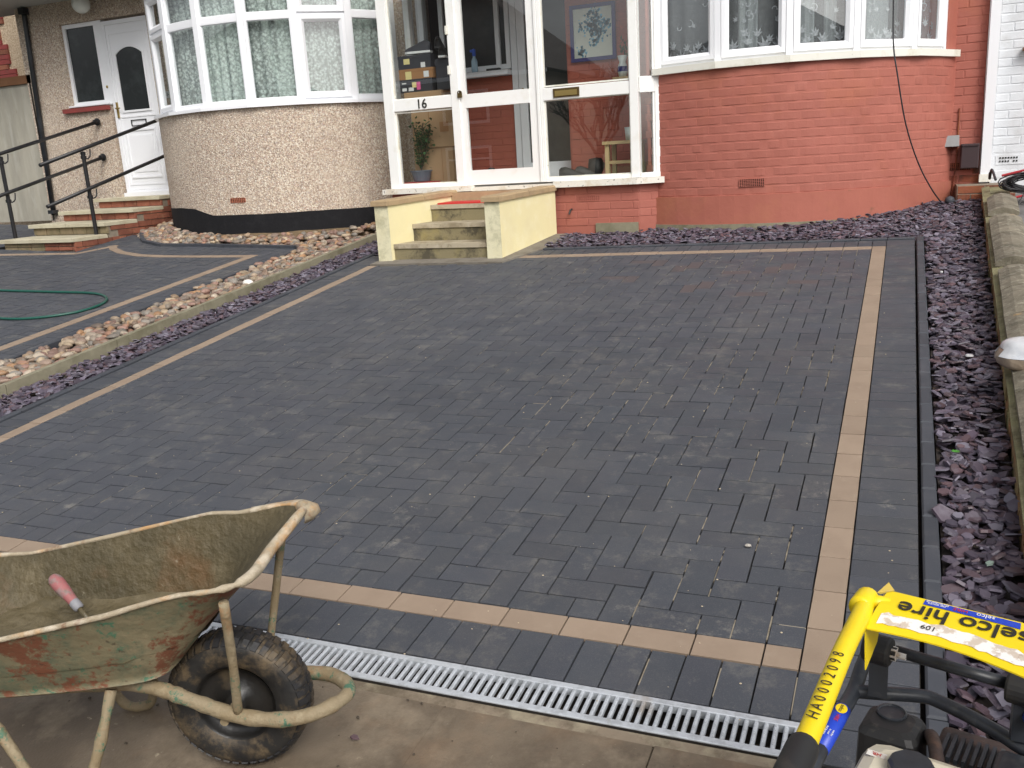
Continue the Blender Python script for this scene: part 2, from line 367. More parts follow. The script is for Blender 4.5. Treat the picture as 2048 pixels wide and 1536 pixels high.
# wheelbarrow
tray_out = M('green_paint_rust_cement', (.19, .165, .098), [((.085, .115, .075), 9, .46, .58, .7, None, .78), ((.27, .22, .135), 5, .50, .60, .75, None, .75), ((.165, .055, .028), 3.6, .515, .56, .95, None, .8), ((.035, .15, .09), 15, .585, .62, .85, None, .8), ((.05, .03, .02), 30, .62, .66, .7, None, .7)],
             rough=.6, bump=[(60, .4, .004), (14, .5, .012)])
tray_in = M('mortar_caked_steel', (.090, .070, .034), [((.055, .045, .022), 5, .42, .62, .75), ((.16, .13, .075), 8, .54, .7, .6), ((.14, .065, .022), 4, .56, .70, .5), ((.36, .32, .23), 34, .67, .75, .8)],
            rough=.62, bump=[(42, .8, .012), (150, .5, .003)])
wetmortar_m = M('wet_mortar', (.125, .10, .055), [((.075, .06, .03), 9, .45, .62, .7), ((.17, .14, .085), 22, .5, .7, .5)], rough=.38, bump=[(26, .8, .012), (120, .5, .003)])
rim_m = M('cement_and_rust_rim', (.36, .30, .21), [((.52, .27, .09), 8, .50, .62, .75), ((.18, .08, .04), 20, .58, .66, .7), ((.60, .53, .42), 13, .52, .64, .7)], rough=.65, bump=[(60, .6, .005), (18, .5, .012)])
tube_m = M('cement_coated_tube', (.255, .205, .128), [((.20, .145, .075), 10, .45, .62, .6), ((.035, .14, .09), 14, .555, .60, .85, None, .8), ((.27, .14, .06), 6, .54, .62, .65, None, .75), ((.38, .32, .21), 30, .55, .7, .5)], rough=.75, bump=[(110, .7, .004), (30, .5, .006)])
tyre_m = M('muddy_tyre', (.018, .018, .020), [((.12, .085, .045), 7, .50, .64, .8), ((.16, .12, .07), 40, .60, .70, .6)], rough=.62, bump=(90, .5, .003))
tyreside_m = M('brown_mud_tyre_side', (.020, .019, .018), [((.14, .10, .055), 6, .47, .58, .8, None, .75), ((.008, .008, .009), 9, .52, .62, .8)], rough=.6, bump=(60, .4, .004))
rimwheel_m = M('black_wheel_rim', (.016, .015, .014), [((.11, .08, .045), 9, .56, .66, .7)], rough=.35, bump=(40, .4, .004))
trowelred_m = M('worn_pink_grip', (.33, .115, .115), [((.24, .20, .19), 25, .47, .58, .8), ((.14, .12, .09), 40, .56, .66, .7)], rough=.6, bump=(80, .4, .002))
trowelgrey_m = M('grey_grip_end', (.25, .25, .27), rough=.6)
# compactor
yel_m = M('yellow_paint', (.80, .60, .008), [((.70, .48, .01), 9, .5, .7, .5), ((.25, .17, .05), 60, .70, .76, .7)], rough=.38)
blk_steel = M('black_painted_tube', (.030, .034, .042), [((.10, .10, .095), 30, .56, .68, .55), ((.015, .015, .018), 7, .5, .6, .5)], rough=.38, bump=(90, .2, .001))
cream_tank = M('cream_fuel_tank', (.62, .57, .45), [((.40, .34, .25), 40, .66, .74, .6)], rough=.35)
bluestick_m = M('blue_sticker', (.012, .05, .46), rough=.4)
ink_m = M('black_ink', (.02, .018, .012), rough=.6)
whiteink_m = M('white_ink', (.75, .75, .75), rough=.5)
redink_m = M('red_print', (.5, .03, .03), rough=.5)
peel_m = M('peeled_white_strip', (.78, .75, .72), [((.52, .42, .32), 34, .52, .58, .85), ((.35, .22, .18), 70, .6, .66, .7)], rough=.6)
dirtyblack_m = M('dusty_black_plastic', (.02, .02, .021), [((.08, .07, .06), 45, .58, .7, .6)], rough=.55, bump=(60, .2, .002))
brownengine_m = M('grimy_engine', (.045, .028, .024), [((.11, .06, .04), 30, .5, .65, .7), ((.01, .01, .01), 15, .5, .6, .7)], rough=.6, bump=(80, .5, .003))

def glass_mat(name, tint=(.93, .96, .95), base=.14):
    m = bpy.data.materials.new(name); m.use_nodes = True; n = m.node_tree.nodes; l = m.node_tree.links
    n.remove(n['Principled BSDF']); out = n['Material Output']
    t = n.new('ShaderNodeBsdfTransparent'); t.inputs[0].default_value = (*tint, 1)
    g = n.new('ShaderNodeBsdfGlossy'); g.inputs['Roughness'].default_value = 0.0; g.inputs[0].default_value = (1, 1, 1, 1)
    lw = n.new('ShaderNodeLayerWeight'); lw.inputs['Blend'].default_value = 0.5
    p = n.new('ShaderNodeMath'); p.operation = 'POWER'; p.inputs[1].default_value = 4.5; l.new(lw.outputs['Facing'], p.inputs[0])
    r_ = n.new('ShaderNodeMapRange'); r_.inputs['To Min'].default_value = base; r_.inputs['To Max'].default_value = 1; l.new(p.outputs[0], r_.inputs['Value'])
    x = n.new('ShaderNodeMixShader'); l.new(r_.outputs['Result'], x.inputs[0]); l.new(t.outputs[0], x.inputs[1]); l.new(g.outputs[0], x.inputs[2])
    l.new(x.outputs[0], out.inputs['Surface']); return m
glass_m = glass_mat('window_glass')
def lace_mat(name, colr, alpha, scale):
    m = bpy.data.materials.new(name); m.use_nodes = True; n = m.node_tree.nodes; l = m.node_tree.links
    b = n['Principled BSDF']; b.inputs['Base Color'].default_value = (*colr, 1); b.inputs['Roughness'].default_value = .9
    geo = n.new('ShaderNodeNewGeometry'); v = n.new('ShaderNodeTexVoronoi'); v.inputs['Scale'].default_value = scale; v.feature = 'SMOOTH_F1'
    t = n.new('ShaderNodeTexNoise'); t.inputs['Scale'].default_value = scale * 2.3; t.inputs['Detail'].default_value = 4
    l.new(geo.outputs['Position'], v.inputs['Vector']); l.new(geo.outputs['Position'], t.inputs['Vector'])
    a = n.new('ShaderNodeMath'); a.operation = 'MULTIPLY_ADD'; l.new(v.outputs['Distance'], a.inputs[0]); a.inputs[1].default_value = 1.0; l.new(t.outputs['Fac'], a.inputs[2])
    r_ = n.new('ShaderNodeMapRange'); r_.inputs['From Min'].default_value = .6; r_.inputs['From Max'].default_value = 1.1
    r_.inputs['To Min'].default_value = alpha[1]; r_.inputs['To Max'].default_value = alpha[0]; l.new(a.outputs[0], r_.inputs['Value'])
    l.new(r_.outputs['Result'], b.inputs['Alpha']); return m
lace14_m = lace_mat('greenish_lace', (.66, .74, .71), (.32, .90), 34)
sheer16_m = lace_mat('sheer_voile', (.52, .54, .57), (.24, .34), 40)
drape14_m = M('pale_green_drape', (.55, .62, .58), rough=.9)
drape16_m = M('grey_drape', (.34, .37, .38), rough=.9)
drape16p_m = M('dusky_drape', (.26, .19, .19), rough=.9)
motif_m = lace_mat('white_lace_motif', (.60, .62, .66), (.45, .75), 60)

# ------------------------------------------------------------------ ground frames
WM = Matrix(((0.9999262, 0.0, -0.0121491), (-0.0013262, 0.9940239, -0.1091542), (0.0120765, 0.1091622, 0.9939506)))
MG = WM.to_4x4()                       # driveway frame -> world
def gz(x, y): return 0.012223 * x + 0.109819 * y
def gz14(x, y): return gz(x, y) + 0.05 * (-5.9 - x)

def frame_from(fz):
    o = Vector((-5.9, 0, fz(-5.9, 0))); ex = Vector((1, 0, fz(-4.9, 0) - fz(-5.9, 0))).normalized()
    ey = Vector((0, 1, fz(-5.9, 1) - fz(-5.9, 0))); ez = ex.cross(ey).normalized(); ey = ez.cross(ex)
    m = Matrix((ex, ey, ez)).transposed().to_4x4(); m.translation = o; return m
M14 = frame_from(gz14)                 # local (x+5.9, y, h)

# far ground and road
b = MB(); b.box(-120, 120, -120, 120, -1.4, -.72)
tag(b.build('ground', grass_m), kind='structure')
b = MB(); b.box(-60, 40, -12, -4.9, -.719, -.62)
tag(b.build('road', road_m), kind='structure')
b = MB(); b.box(-60, 40, 6.9, 60, -.719, .60)
tag(b.build('garden_ground', soil_m), kind='structure')
# sub-soil slope under all the front gardens
b = MB(); b.prism([(-20, -.2), (6, -.2), (6, 7.6), (-20, 7.6)], -.5, -.075, fz=gz)
tag(b.build('garden_slope', soil_m), kind='structure')

# concrete pavement by the street, cast in bays with sunken joints
pav = empty('pavement', (0, -1, gz(0, -1)), kind='structure')
xs = [-9, -6.3, -4.05, -2.88, -2.28, -1.62, -1.0, -.41, .2, .8, 3.2]
for i in range(len(xs) - 1):
    for (ya, yb) in ((-.3715, -1.0215), (-1.0222, -1.65), (-1.654, -3.1), (-3.112, -4.9)):
        b = MB(); g_ = 0.0
        nx, ny = 12, 10
        vs = []; fs = []
        for iy in range(ny + 1):
            for ix in range(nx + 1):
                ga = .003 if i == 7 else .0003; gb = .003 if i == 6 else .0003; x = xs[i] + ga + (xs[i + 1] - xs[i] - ga - gb) * ix / nx; y = ya + (yb - ya) * iy / ny
                e = 0
                vs.append((x, y, gz(x, y) - .006 + e + .004 * noise.noise(Vector((x * 2, y * 2, 3))) + (.003 if i > 6 else 0)))
        for iy in range(ny):
            for ix in range(nx):
                a = iy * (nx + 1) + ix; fs.append((a, a + nx + 1, a + nx + 2, a + 1))
        b.add(vs, fs)
        edge = [(xs[i] + g_, ya), (xs[i + 1] - g_, ya), (xs[i + 1] - g_, yb), (xs[i] + g_, yb)]
        top = [(x, y, gz(x, y) - .009 + (.002 if (i % 2) else 0)) for x, y in edge]; bot = [(x, y, gz(x, y) - .1) for x, y in edge]
        b.add(top + bot, [(0, 4, 5, 1), (1, 5, 6, 2), (2, 6, 7, 3), (3, 7, 4, 0)])
        b.build('concrete_bay', concrete_m, pav, smooth=False)
b = MB(); b.prism([(-9, -.34), (3.2, -.34), (3.2, -4.9), (-9, -4.9)][::-1], -.3, -.0115, fz=gz)
b.build('joint_bed', M('mud_joint', (.15, .118, .082), [((.06, .045, .03), 9, .45, .6, .8)], rough=.8), pav)
b = MB(); b.prism([(-9, -.3365), (3.2, -.3365), (3.2, -.371), (-9, -.371)][::-1], -.02, -.0075, fz=gz); b.build('haunching', M('mud_haunch', (.22, .175, .125), [((.10, .078, .05), 5, .47, .6, .8, None, .75), ((.33, .29, .2), 11, .52, .66, .7)], rough=.7, bump=(40, .6, .006)), pav)

# ------------------------------------------------------------------ main driveway
L_, W_ = 5.273, 4.482
P2 = .10125
drive = empty('driveway', kind='structure', mat=MG)
pad_poly = [(-4.43, 4.99), (-3.10, 4.99), (-2.92, 6.3), (-4.43, 6.3)]
b = MB(); b.prism([(-.02, -.336), (.2025, -.336), (.2025, -.201), (-.02, -.201)], -.09, -.0065, m=MG); b.build('sand_bed', sand_m, drive)
b = MB(); b.prism([(-W_ - .2, -.2), (.2025, -.2), (.2025, L_ + .2), (-W_ - .2, L_ + .2)], -.09, -.013, m=MG)
b.build('sand_bed', sand_m, drive)
T = .06
def blk(w, d, c=.0012):
    q = MB(); q.cbox(-w / 2, w / 2, -d / 2, d / 2, -T, 0, c); return q
G_ = .0052
me_full = [blk(.2025 - G_ - e, .10125 - G_, ).mesh('paver_mesh', paver_m) for e in (0, .0006)]
me_red = blk(.2025 - G_, .10125 - G_).mesh('paver_mesh_red', paver_far_m)
inner = (-W_ + .1, -.1, .1, L_ - .1)
cand = []
for i in range(-44, 2):
    for j in range(-1, 53):
        k = (i - j) % 4
        if k == 0: r_ = (i, i + 2, j, j + 1)
        elif k == 3: r_ = (i, i + 1, j, j + 2)
        else: continue
        # i=0 is the column touching the right-hand buff band
        x0 = -.1 - P2 + r_[0] * P2 + 0; x1 = -.1 - P2 + r_[1] * P2; y0 = .1 + r_[2] * P2; y1 = .1 + r_[3] * P2
        cx0, cx1, cy0, cy1 = max(x0, inner[0]), min(x1, inner[1]), max(y0, inner[2]), min(y1, inner[3])
        if cx1 - cx0 < .02 or cy1 - cy0 < .02: continue
        mx_, my_ = (cx0 + cx1) / 2, (cy0 + cy1) / 2
        if mx_ < -3.09 and my_ > 4.97: continue
        full = abs((cx1 - cx0) - (x1 - x0)) < 1e-6 and abs((cy1 - cy0) - (y1 - y0)) < 1e-6
        cand.append((math.hypot(mx_ - .1, my_ + 2.2), cx0, cx1, cy0, cy1, k, full))
cand.sort()
far = MB()
reds = {(-1.0, 4.5), (-1.4, 4.7), (-.7, 4.6), (-1.7, 4.9), (-.5, 4.2), (-1.2, 4.1), (-1.9, 4.4), (-.8, 3.9)}
farred = MB()
n_ind = 0
for d_, x0, x1, y0, y1, k, full in cand:
    cx_, cy_ = (x0 + x1) / 2, (y0 + y1) / 2
    tilt = Matrix.Rotation(R.gauss(0, .004), 4, 'X') @ Matrix.Rotation(R.gauss(0, .004), 4, 'Y') @ Matrix.Rotation(R.gauss(0, .004), 4, 'Z')
    h = R.gauss(0, .0006) + .003 * noise.noise(Vector((cx_ * .9, cy_ * .9, 0)))
    loc = Matrix.Translation((cx_ + R.gauss(0, .0006), cy_ + R.gauss(0, .0006), h))
    vis = -2.9 < cx_ + (.42 * (cy_ + 2.3)) and cy_ > -.2
    if n_ind < 300 and cx_ > -3.3 and cx_ > -.9 - .62 * (cy_ + 1.1):
        n_ind += 1
        if full:
            rot = Matrix.Rotation(PI / 2 if k == 3 else 0, 4, 'Z') @ (Matrix.Rotation(PI, 4, 'Z') if R.random() < .5 else Matrix.Identity(4))
            link('paver', R.choice(me_full), drive, MG @ loc @ tilt @ rot)
        else:
            link('paver', blk(x1 - x0 - G_, y1 - y0 - G_).mesh('paver_cut', paver_m), drive, MG @ loc @ tilt)
    else:
        hx, hy = (x1 - x0 - G_) / 2, (y1 - y0 - G_) / 2
        tgt = farred if any(abs(cx_ - a) < .13 and abs(cy_ - c) < .09 for a, c in reds) else far
        tgt.cbox(-hx, hx, -hy, hy, -T, 0, .0012, m=MG @ loc @ tilt)
sj = MB(); rj = random.Random(31)
for d_, x0, x1, y0, y1, k, full in cand:
    nn_ = noise.noise(Vector((x1 * 1.3, y0 * .8, 5))) + .25 * noise.noise(Vector((x1 * 5, y0 * 5, 9))) + (.12 if x1 > -1.6 else 0)
    if nn_ > .10 and rj.random() < .6 and x1 < -.11:
        a = y0 + (y1 - y0) * rj.uniform(0, .35); e = y1 - (y1 - y0) * rj.uniform(0, .3); m_ = 4; px_ = None
        for q_ in range(m_):
            ya, yb = a + (e - a) * q_ / m_, a + (e - a) * (q_ + 1) / m_; w_ = .0024 * rj.uniform(.5, 1)
            if rj.random() < .85: sj.box(x1 - w_, x1 + w_, ya, yb, -.013, -.0022 + rj.uniform(-.002, .0008), m=MG)
    if nn_ > .22 and rj.random() < .15 and y1 < L_ - .12:
        a = x0 + (x1 - x0) * rj.uniform(0, .6); e = min(x1, a + rj.uniform(.02, .1)); sj.box(a, e, y1 - .002, y1 + .002, -.013, -.0022, m=MG)
for i in range(43):
    if rj.random() < .4: x_ = -i * P2 * .9977; sj.box(x_ - .0018, x_ + .0018, -.19 + rj.uniform(0, .08), -.01 - rj.uniform(0, .06), -.013, -.002, m=MG)
sj.build('jointing_sand', M('pale_joint_sand', (.27, .235, .18), [((.18, .15, .11), 25, .45, .6, .8)], rough=.95), drive, kind='stuff')
far.build('paver', paver_m, drive, kind='stuff'); farred.build('paver', paver_far_m, drive, kind='stuff', label='reddish charcoal blocks')
# buff border, soldier course, kerb
def course(x0, x1, y0, y1, n, along, name, mat, h0=0, c=.0012, gap=G_):
    ms = None
    for i in range(n):
        if along == 'x': a, e, c0, c1 = x0 + (x1 - x0) * i / n, x0 + (x1 - x0) * (i + 1) / n, y0, y1
        else: a, e, c0, c1 = x0, x1, y0 + (y1 - y0) * i / n, y0 + (y1 - y0) * (i + 1) / n
        if ms is None: ms = blk(e - a - gap, c1 - c0 - gap, c).mesh(name, mat)
        m = Matrix.Translation(((a + e) / 2, (c0 + c1) / 2, h0 + R.gauss(0, .0006) + .003 * noise.noise(Vector(((a + e) * .45, (c0 + c1) * .45, 0))))) @ Matrix.Rotation(R.gauss(0, .004), 4, 'X') @ Matrix.Rotation(R.gauss(0, .003), 4, 'Z')
        link(name, ms, drive, MG @ m)
course(-.1, 0, 0, L_, 26, 'y', 'border_block', tan_m)
course(-.1 - P2, -.1, 0, .1, 1, 'x', 'border_block', tan_m)
course(-W_ + .1, -.1 - P2, 0, .1, 21, 'x', 'border_block', tan_m)
course(-W_, -W_ + .1, 0, 4.99, 25, 'y', 'border_block', tan_m)
course(-3.03, -.1, L_ - .1, L_, 14, 'x', 'border_block', tan_m)
course(-W_ - .0, -.1 + .1, -.2, 0, 44, 'x', 'edge_block', paver_m)
course(0, .2025, -.2, L_ + .2, 56, 'y', 'edge_block', paver_m)
course(-W_ - .2, -W_, -.2, L_ + .15, 55, 'y', 'edge_block', paver_m)
course(-2.98, 0, L_, L_ + .2, 29, 'x', 'edge_block', paver_m)
course(-.018, .2025, -.3335, -.2, 1, 'y', 'edge_block', paver_m)
course(.2105, .266, -.33, L_ + .265, 28, 'y', 'kerb_block', kerb_m, h0=.012, c=.006)
course(-W_ - .262, -W_ - .206, -.33, L_ + .20, 28, 'y', 'kerb_block', kerb_m, h0=.012, c=.006)
course(-3.0, .205, L_ + .206, L_ + .262, 16, 'x', 'kerb_block', kerb_m, h0=.012, c=.006)
# concrete footing round the steps
b = MB(); b.prism([(-4.46, 5.0), (-3.10, 4.98), (-2.90, 5.5), (-2.88, 6.14), (-4.46, 6.14)], -.1, .014, m=MG)
tag(b.build('footing', pad_m, drive, label='pale concrete footing round the front steps'))

# ------------------------------------------------------------------ drainage channel
dr = empty('channel_drain', tuple(MG @ Vector((-1.5, -.26, 0))), 'galvanised slotted drainage channel between the dark block paving and the brown pavement', 'drain')
X0, X1 = -4.7, -.022
b = MB()
b.box(X0, X1, -.335, -.203, -.14, -.10, m=MG); b.box(X0, X1, -.335, -.327, -.10, -.004, m=MG); b.box(X0, X1, -.211, -.203, -.10, -.004, m=MG)
b.build('channel', channel_m, dr)
for ya, yb in ((-.334, -.313), (-.225, -.2045)):
    b = MB(); b.cbox(X0, X1, ya, yb, -.024, .001, .002, m=MG); b.build('grate_rail', galv_m, dr)
b = MB(); nb = 9
pts = []
bw = .0112
for side in (0,):
    prof = [(-bw / 2, -.014), (-bw / 2, -.004), (-bw / 4, -.0005), (bw / 4, -.0005), (bw / 2, -.004), (bw / 2, -.014)]
vs = [(x, y, z) for y in (-.3125, -.2255) for x, z in prof]
b.add(vs, [tuple(range(5, -1, -1)), tuple(range(6, 12))] + [(i, (i + 1) % 6, 6 + (i + 1) % 6, 6 + i) for i in range(6)])
# small raised dimples along the bar
for y in (-.298, -.281, -.264, -.247, -.233):
    b.box(-.002, .002, y - .002, y + .002, -.001, .0009)
bar = b.mesh('grate_bar', galv_m)
x = X0 + .012; i = 0
while x < X1:
    link('grate_bar', bar, dr, MG @ Matrix.Translation((x, 0, R.gauss(0, .0004)))); x += .0245

# ------------------------------------------------------------------ slate chippings and pebbles
def chip_geo(rr, big=1.0):
    n = rr.randint(5, 7); a0 = rr.uniform(0, 6.28); r0 = rr.uniform(.016, .034) * big; st = rr.uniform(.5, .95); t = rr.uniform(.004, .009)
    top = []; an = a0
    for i in range(n):
        an = a0 + 2 * PI * (i + rr.uniform(-.25, .25)) / n; q = r0 * rr.uniform(.75, 1.15)
        top.append((q * math.cos(an), q * math.sin(an) * st))
    v = [(x * .95, y * .95, t / 2 + rr.uniform(-.001, .001)) for x, y in top] + [(x * rr.uniform(.98, 1.1), y * rr.uniform(.98, 1.1), -t / 2) for x, y in top]
    f = [tuple(range(n)), tuple(range(2 * n - 1, n - 1, -1))] + [(i, n + i, n + (i + 1) % n, (i + 1) % n) for i in range(n)]
    return v, f
def scatter_chips(bed, region, bbox, dens, fz, h0, hr, near, seed, big=1.0):
    rr = random.Random(seed); x0, x1, y0, y1 = bbox; N = int((x1 - x0) * (y1 - y0) * dens)
    items = []
    for _ in range(N):
        x, y = rr.uniform(x0, x1), rr.uniform(y0, y1)
        if region(x, y): items.append((x, y))
    items.sort(key=lambda p: math.hypot(p[0] - .1, p[1] + 2.3))
    meshes = []
    for _ in range(14):
        v, f = chip_geo(rr, big); q = MB(); q.add(v, f); meshes.append(q.mesh('slate_chip', slate_m))
    s = MB(); cnt = 0
    for (x, y) in items:
        u = rr.random(); h = h0 + hr * u
        tl = .14 + .34 * rr.random()
        m = Matrix.Translation((x, y, fz(x, y) + h)) @ Matrix.Rotation(rr.uniform(0, 6.28), 4, 'Z') @ Matrix.Rotation(rr.gauss(0, tl), 4, 'X') @ Matrix.Rotation(rr.gauss(0, tl * .7), 4, 'Y')
        if cnt < near and u > .55:
            link('slate_chip', rr.choice(meshes), bed, m @ Matrix.Scale(rr.uniform(.9, 1.25), 4)); cnt += 1
        else:
            v, f = chip_geo(rr, big); s.add([m @ Vector(p) for p in v], f)
    s.build('slate_chip', slate_s, bed, kind='stuff')

CX16, CX14, CY, RB = -1.25, -7.0, 7.975, 1.875
def right_reg(x, y):
    if y < 5.54: return .285 < x < .462 + .04 * y
    if y > 6.98 or x > .462 + .04 * y: return False
    if x < -2.93: return False
    if x < -2.1 and y > 6.10: return False
    if math.hypot(x - CX16, y - CY) < RB + .01: return False
    return True
bed = empty('slate_bed', (.4, 2, gz(.4, 2)), kind='structure')
b = MB(); b.prism([(.272, -.33), (.46, -.33), (.75, 7.1), (-2.93, 7.1), (-2.93, 5.545), (.272, 5.545)], -.09, -.03, fz=gz); b.build('soil', soil_m, bed)
scatter_chips(bed, right_reg, (-3.0, .76, -.32, 7.0), 1750, gz, -.026, .046, 300, 3, 1.12)
def left_reg(x, y):
    if y < 5.5: return -5.085 < x < -4.765
    return -5.085 < x < -4.47 and y < 6.1
bed2 = empty('slate_bed', (-4.9, 2, gz(-4.9, 2)), kind='structure')
b = MB(); b.prism([(-5.09, -.33), (-4.76, -.33), (-4.76, 5.49), (-4.46, 5.49), (-4.46, 6.15), (-5.09, 6.15)], -.09, -.03, fz=gz); b.build('soil', soil_m, bed2)
scatter_chips(bed2, left_reg, (-5.1, -4.4, -.3, 6.15), 2000, gz, -.02, .040, 200, 5)
# a couple of odd pale chips
for (x, y, mt) in ((.40, .62, slate_green_m), (.44, 2.6, whitepaper), (.36, 4.3, whitepaper), (.34, 1.55, slate_m)):
    v, f = chip_geo(R, .9); q = MB(); m = Matrix.Translation((x, y, gz(x, y) + .024)) @ Matrix.Rotation(R.random() * 6, 4, 'Z'); q.add([m @ Vector(p) for p in v], f); q.build('slate_chip', mt, bed, label='pale odd-coloured chip')

def ico():
    t = (1 + 5 ** .5) / 2
    v = [Vector(p).normalized() for p in ((-1, t, 0), (1, t, 0), (-1, -t, 0), (1, -t, 0), (0, -1, t), (0, 1, t), (0, -1, -t), (0, 1, -t), (t, 0, -1), (t, 0, 1), (-t, 0, -1), (-t, 0, 1))]
    f = [(0, 11, 5), (0, 5, 1), (0, 1, 7), (0, 7, 10), (0, 10, 11), (1, 5, 9), (5, 11, 4), (11, 10, 2), (10, 7, 6), (7, 1, 8), (3, 9, 4), (3, 4, 2), (3, 2, 6), (3, 6, 8), (3, 8, 9), (4, 9, 5), (2, 4, 11), (6, 2, 10), (8, 6, 7), (9, 8, 1)]
    mid = {}; v = list(v)
    def mp_(a, c):
        k = (min(a, c), max(a, c))
        if k not in mid: v.append(((v[a] + v[c]) / 2).normalized()); mid[k] = len(v) - 1
        return mid[k]
    nf = []
    for a, c, d in f:
        x, y, z = mp_(a, c), mp_(c, d), mp_(d, a); nf += [(a, x, z), (c, y, x), (d, z, y), (x, y, z)]
    return v, nf
IV, IF = ico()
def pebble_pts(rr):
    sx, sy, sz = rr.uniform(.032, .058), rr.uniform(.026, .038), rr.uniform(.018, .028); o = Vector((rr.random() * 50, 0, 0))
    return [Vector((p.x * sx, p.y * sy, p.z * sz)) * (1 + .25 * noise.noise(p * 1.2 + o)) for p in IV]
strip_poly = [(-5.855, -.3), (-5.16, -.3), (-5.16, 6.15), (-5.3, 6.9), (-5.3, 7.2), (-9, 7.3), (-8.74, 6.46), (-8.45, 6.22), (-8.2, 6.04), (-7.82, 5.89), (-7.14, 5.93), (-6.0, 5.94), (-5.87, 5.90)]
def peb_reg(x, y): return inside((x, y), strip_poly) and math.hypot(x - CX14, y - CY) > RB + .03
def pebz(x, y):
    base = gz14(x, y) if x < -5.9 else gz(x, y)
    rise = max(0, min(1, 1 - (math.hypot(x - CX14, y - CY) - RB) / .30)) * .085 if y > 5.8 else 0
    return base + rise - .035
pb = empty('pebble_bed', (-5.5, 3, gz(-5.5, 3)), kind='structure')
b = MB(); b.prism([(-5.86, -.3), (-5.14, -.3), (-5.14, 7.3), (-5.86, 7.3)], -.12, -.06, fz=gz); b.build('soil', soil_m, pb)
b = MB(); b.prism([(-9, 5.95), (-5.87, 5.95), (-5.87, 7.35), (-9, 7.35)], -.12, -.05, fz=gz14); b.build('soil', soil_m, pb)
rr = random.Random(11); items = []
for _ in range(7500):
    x, y = rr.uniform(-9, -5.1), rr.uniform(-.3, 7.3)
    if x > -5.9 or y > 5.8:
        if peb_reg(x, y): items.append((x, y))
for _ in range(900):
    x, y = rr.uniform(-5.85, -5.17), rr.uniform(1.0, 6.2)
    if peb_reg(x, y): items.append((x, y))
for _ in range(1700):
    x, y = rr.uniform(-8.7, -5.8), rr.uniform(5.85, 6.7)
    if peb_reg(x, y): items.append((x, y))
items.sort(key=lambda p: math.hypot(p[0] - .1, p[1] + 2.3))
pm = []
for _ in range(12): q = MB(); q.add(pebble_pts(rr), IF); pm.append(q.mesh('pebble', pebble_m, smooth=True))
s = MB(); cnt = 0
for (x, y) in items:
    if y < .9: continue
    u = rr.random()
    m = Matrix.Translation((x, y, pebz(x, y) + .05 * u)) @ Matrix.Rotation(rr.uniform(0, 6.28), 4, 'Z') @ Matrix.Rotation(rr.gauss(0, .3), 4, 'X')
    if cnt < 300 and u > .5: link('pebble', rr.choice(pm), pb, m); cnt += 1
    else: s.add([m @ p for p in pebble_pts(rr)], IF)
s.build('pebble', pebble_s, pb, smooth=True, kind='stuff')
q = MB(); m = Matrix.Translation((-5.33, 4.28, gz(-5.33, 4.28) + .03)); q.add([m @ (Vector((p.x * .055, p.y * .04, p.z * .033))) for p in IV], IF)
tag(q.build('pebble', pebble_w, pb, smooth=True), label='large white pebble')
# concrete divider board between pebbles and slate
dv = empty('boundary_edging', (-5.12, 3, gz(-5.12, 3)), 'long low greenish concrete edging between the river pebbles and the left slate strip', 'garden edging')
for i in range(7):
    ya = -.3 + i * .93; yb = ya + .93 - .006
    b = MB(); b.prism([(-5.145, ya), (-5.095, ya), (-5.095, yb), (-5.145, yb)], -.2, .072 + R.gauss(0, .003), fz=gz); b.build('edging_board', green_conc_m, dv)

# ------------------------------------------------------------------ neighbour's driveway (number 14)
d14 = empty('neighbour_driveway', kind='structure', mat=M14)
out14 = [(-5.915, -.3), (-5.915, 5.86), (-6.0, 5.90), (-7.12, 5.88), (-7.80, 5.83), (-8.22, 5.99), (-8.40, 6.14), (-8.66, 6.40), (-8.80, 6.40), (-8.74, 5.46), (-10.1, 5.46), (-10.1, 6.9), (-13, 6.9), (-13, -.3)]
loc14 = [(x + 5.9, y) for x, y in out14]
b = MB(); b.prism(loc14[::-1] if area(loc14) < 0 else loc14, -.09, -.006, m=M14); b.build('sand_bed', sand_m, d14)
s = MB()
for i in range(-72, 2):
    for j in range(8, 70):
        k = (i - j) % 4
        if k == 0: r_ = (i, i + 2, j, j + 1)
        elif k == 3: r_ = (i, i + 1, j, j + 2)
        else: continue
        q = (r_[0] * P2 + .0028, r_[1] * P2 - .0028, r_[2] * P2 + .0028, r_[3] * P2 - .0028)
        pl = clip(loc14, q)
        if len(pl) < 3 or abs(area(pl)) < .0012: continue
        if area(pl) < 0: pl = pl[::-1]
        s.prism(pl, -.05, R.gauss(0, .0008), m=M14)
s.build('paver', paver_m, d14, kind='stuff')
def band(pts, w, h, name, mat, par, m, step=.2, side=1):
    P = [Vector((x + 5.9, y, 0)) for x, y in pts]
    q = MB(); N = []
    for i in range(len(P)):
        t = (P[min(i + 1, len(P) - 1)] - P[max(i - 1, 0)]).normalized(); N.append(Vector((-t.y, t.x, 0)) * side)
    for i in range(len(P) - 1):
        L = (P[i + 1] - P[i]).length; n = max(1, round(L / step))
        for k in range(n):
            a, c = k / n, (k + 1) / n; e = .003 / L
            A = P[i].lerp(P[i + 1], a + e); C_ = P[i].lerp(P[i + 1], c - e); na = N[i].lerp(N[i + 1], a); nc = N[i].lerp(N[i + 1], c)
            pl = [(A.x, A.y), (C_.x, C_.y), (C_.x + nc.x * w, C_.y + nc.y * w), (A.x + na.x * w, A.y + na.y * w)]
            if area(pl) < 0: pl = pl[::-1]
            q.prism(pl, -.04, h, m=m)
    q.build(name, mat, par, kind='stuff')
band([(-6.14, -.3), (-6.17, 2.3), (-6.21, 5.57)], .1, .003, 'border_block', tan_m, d14, M14)
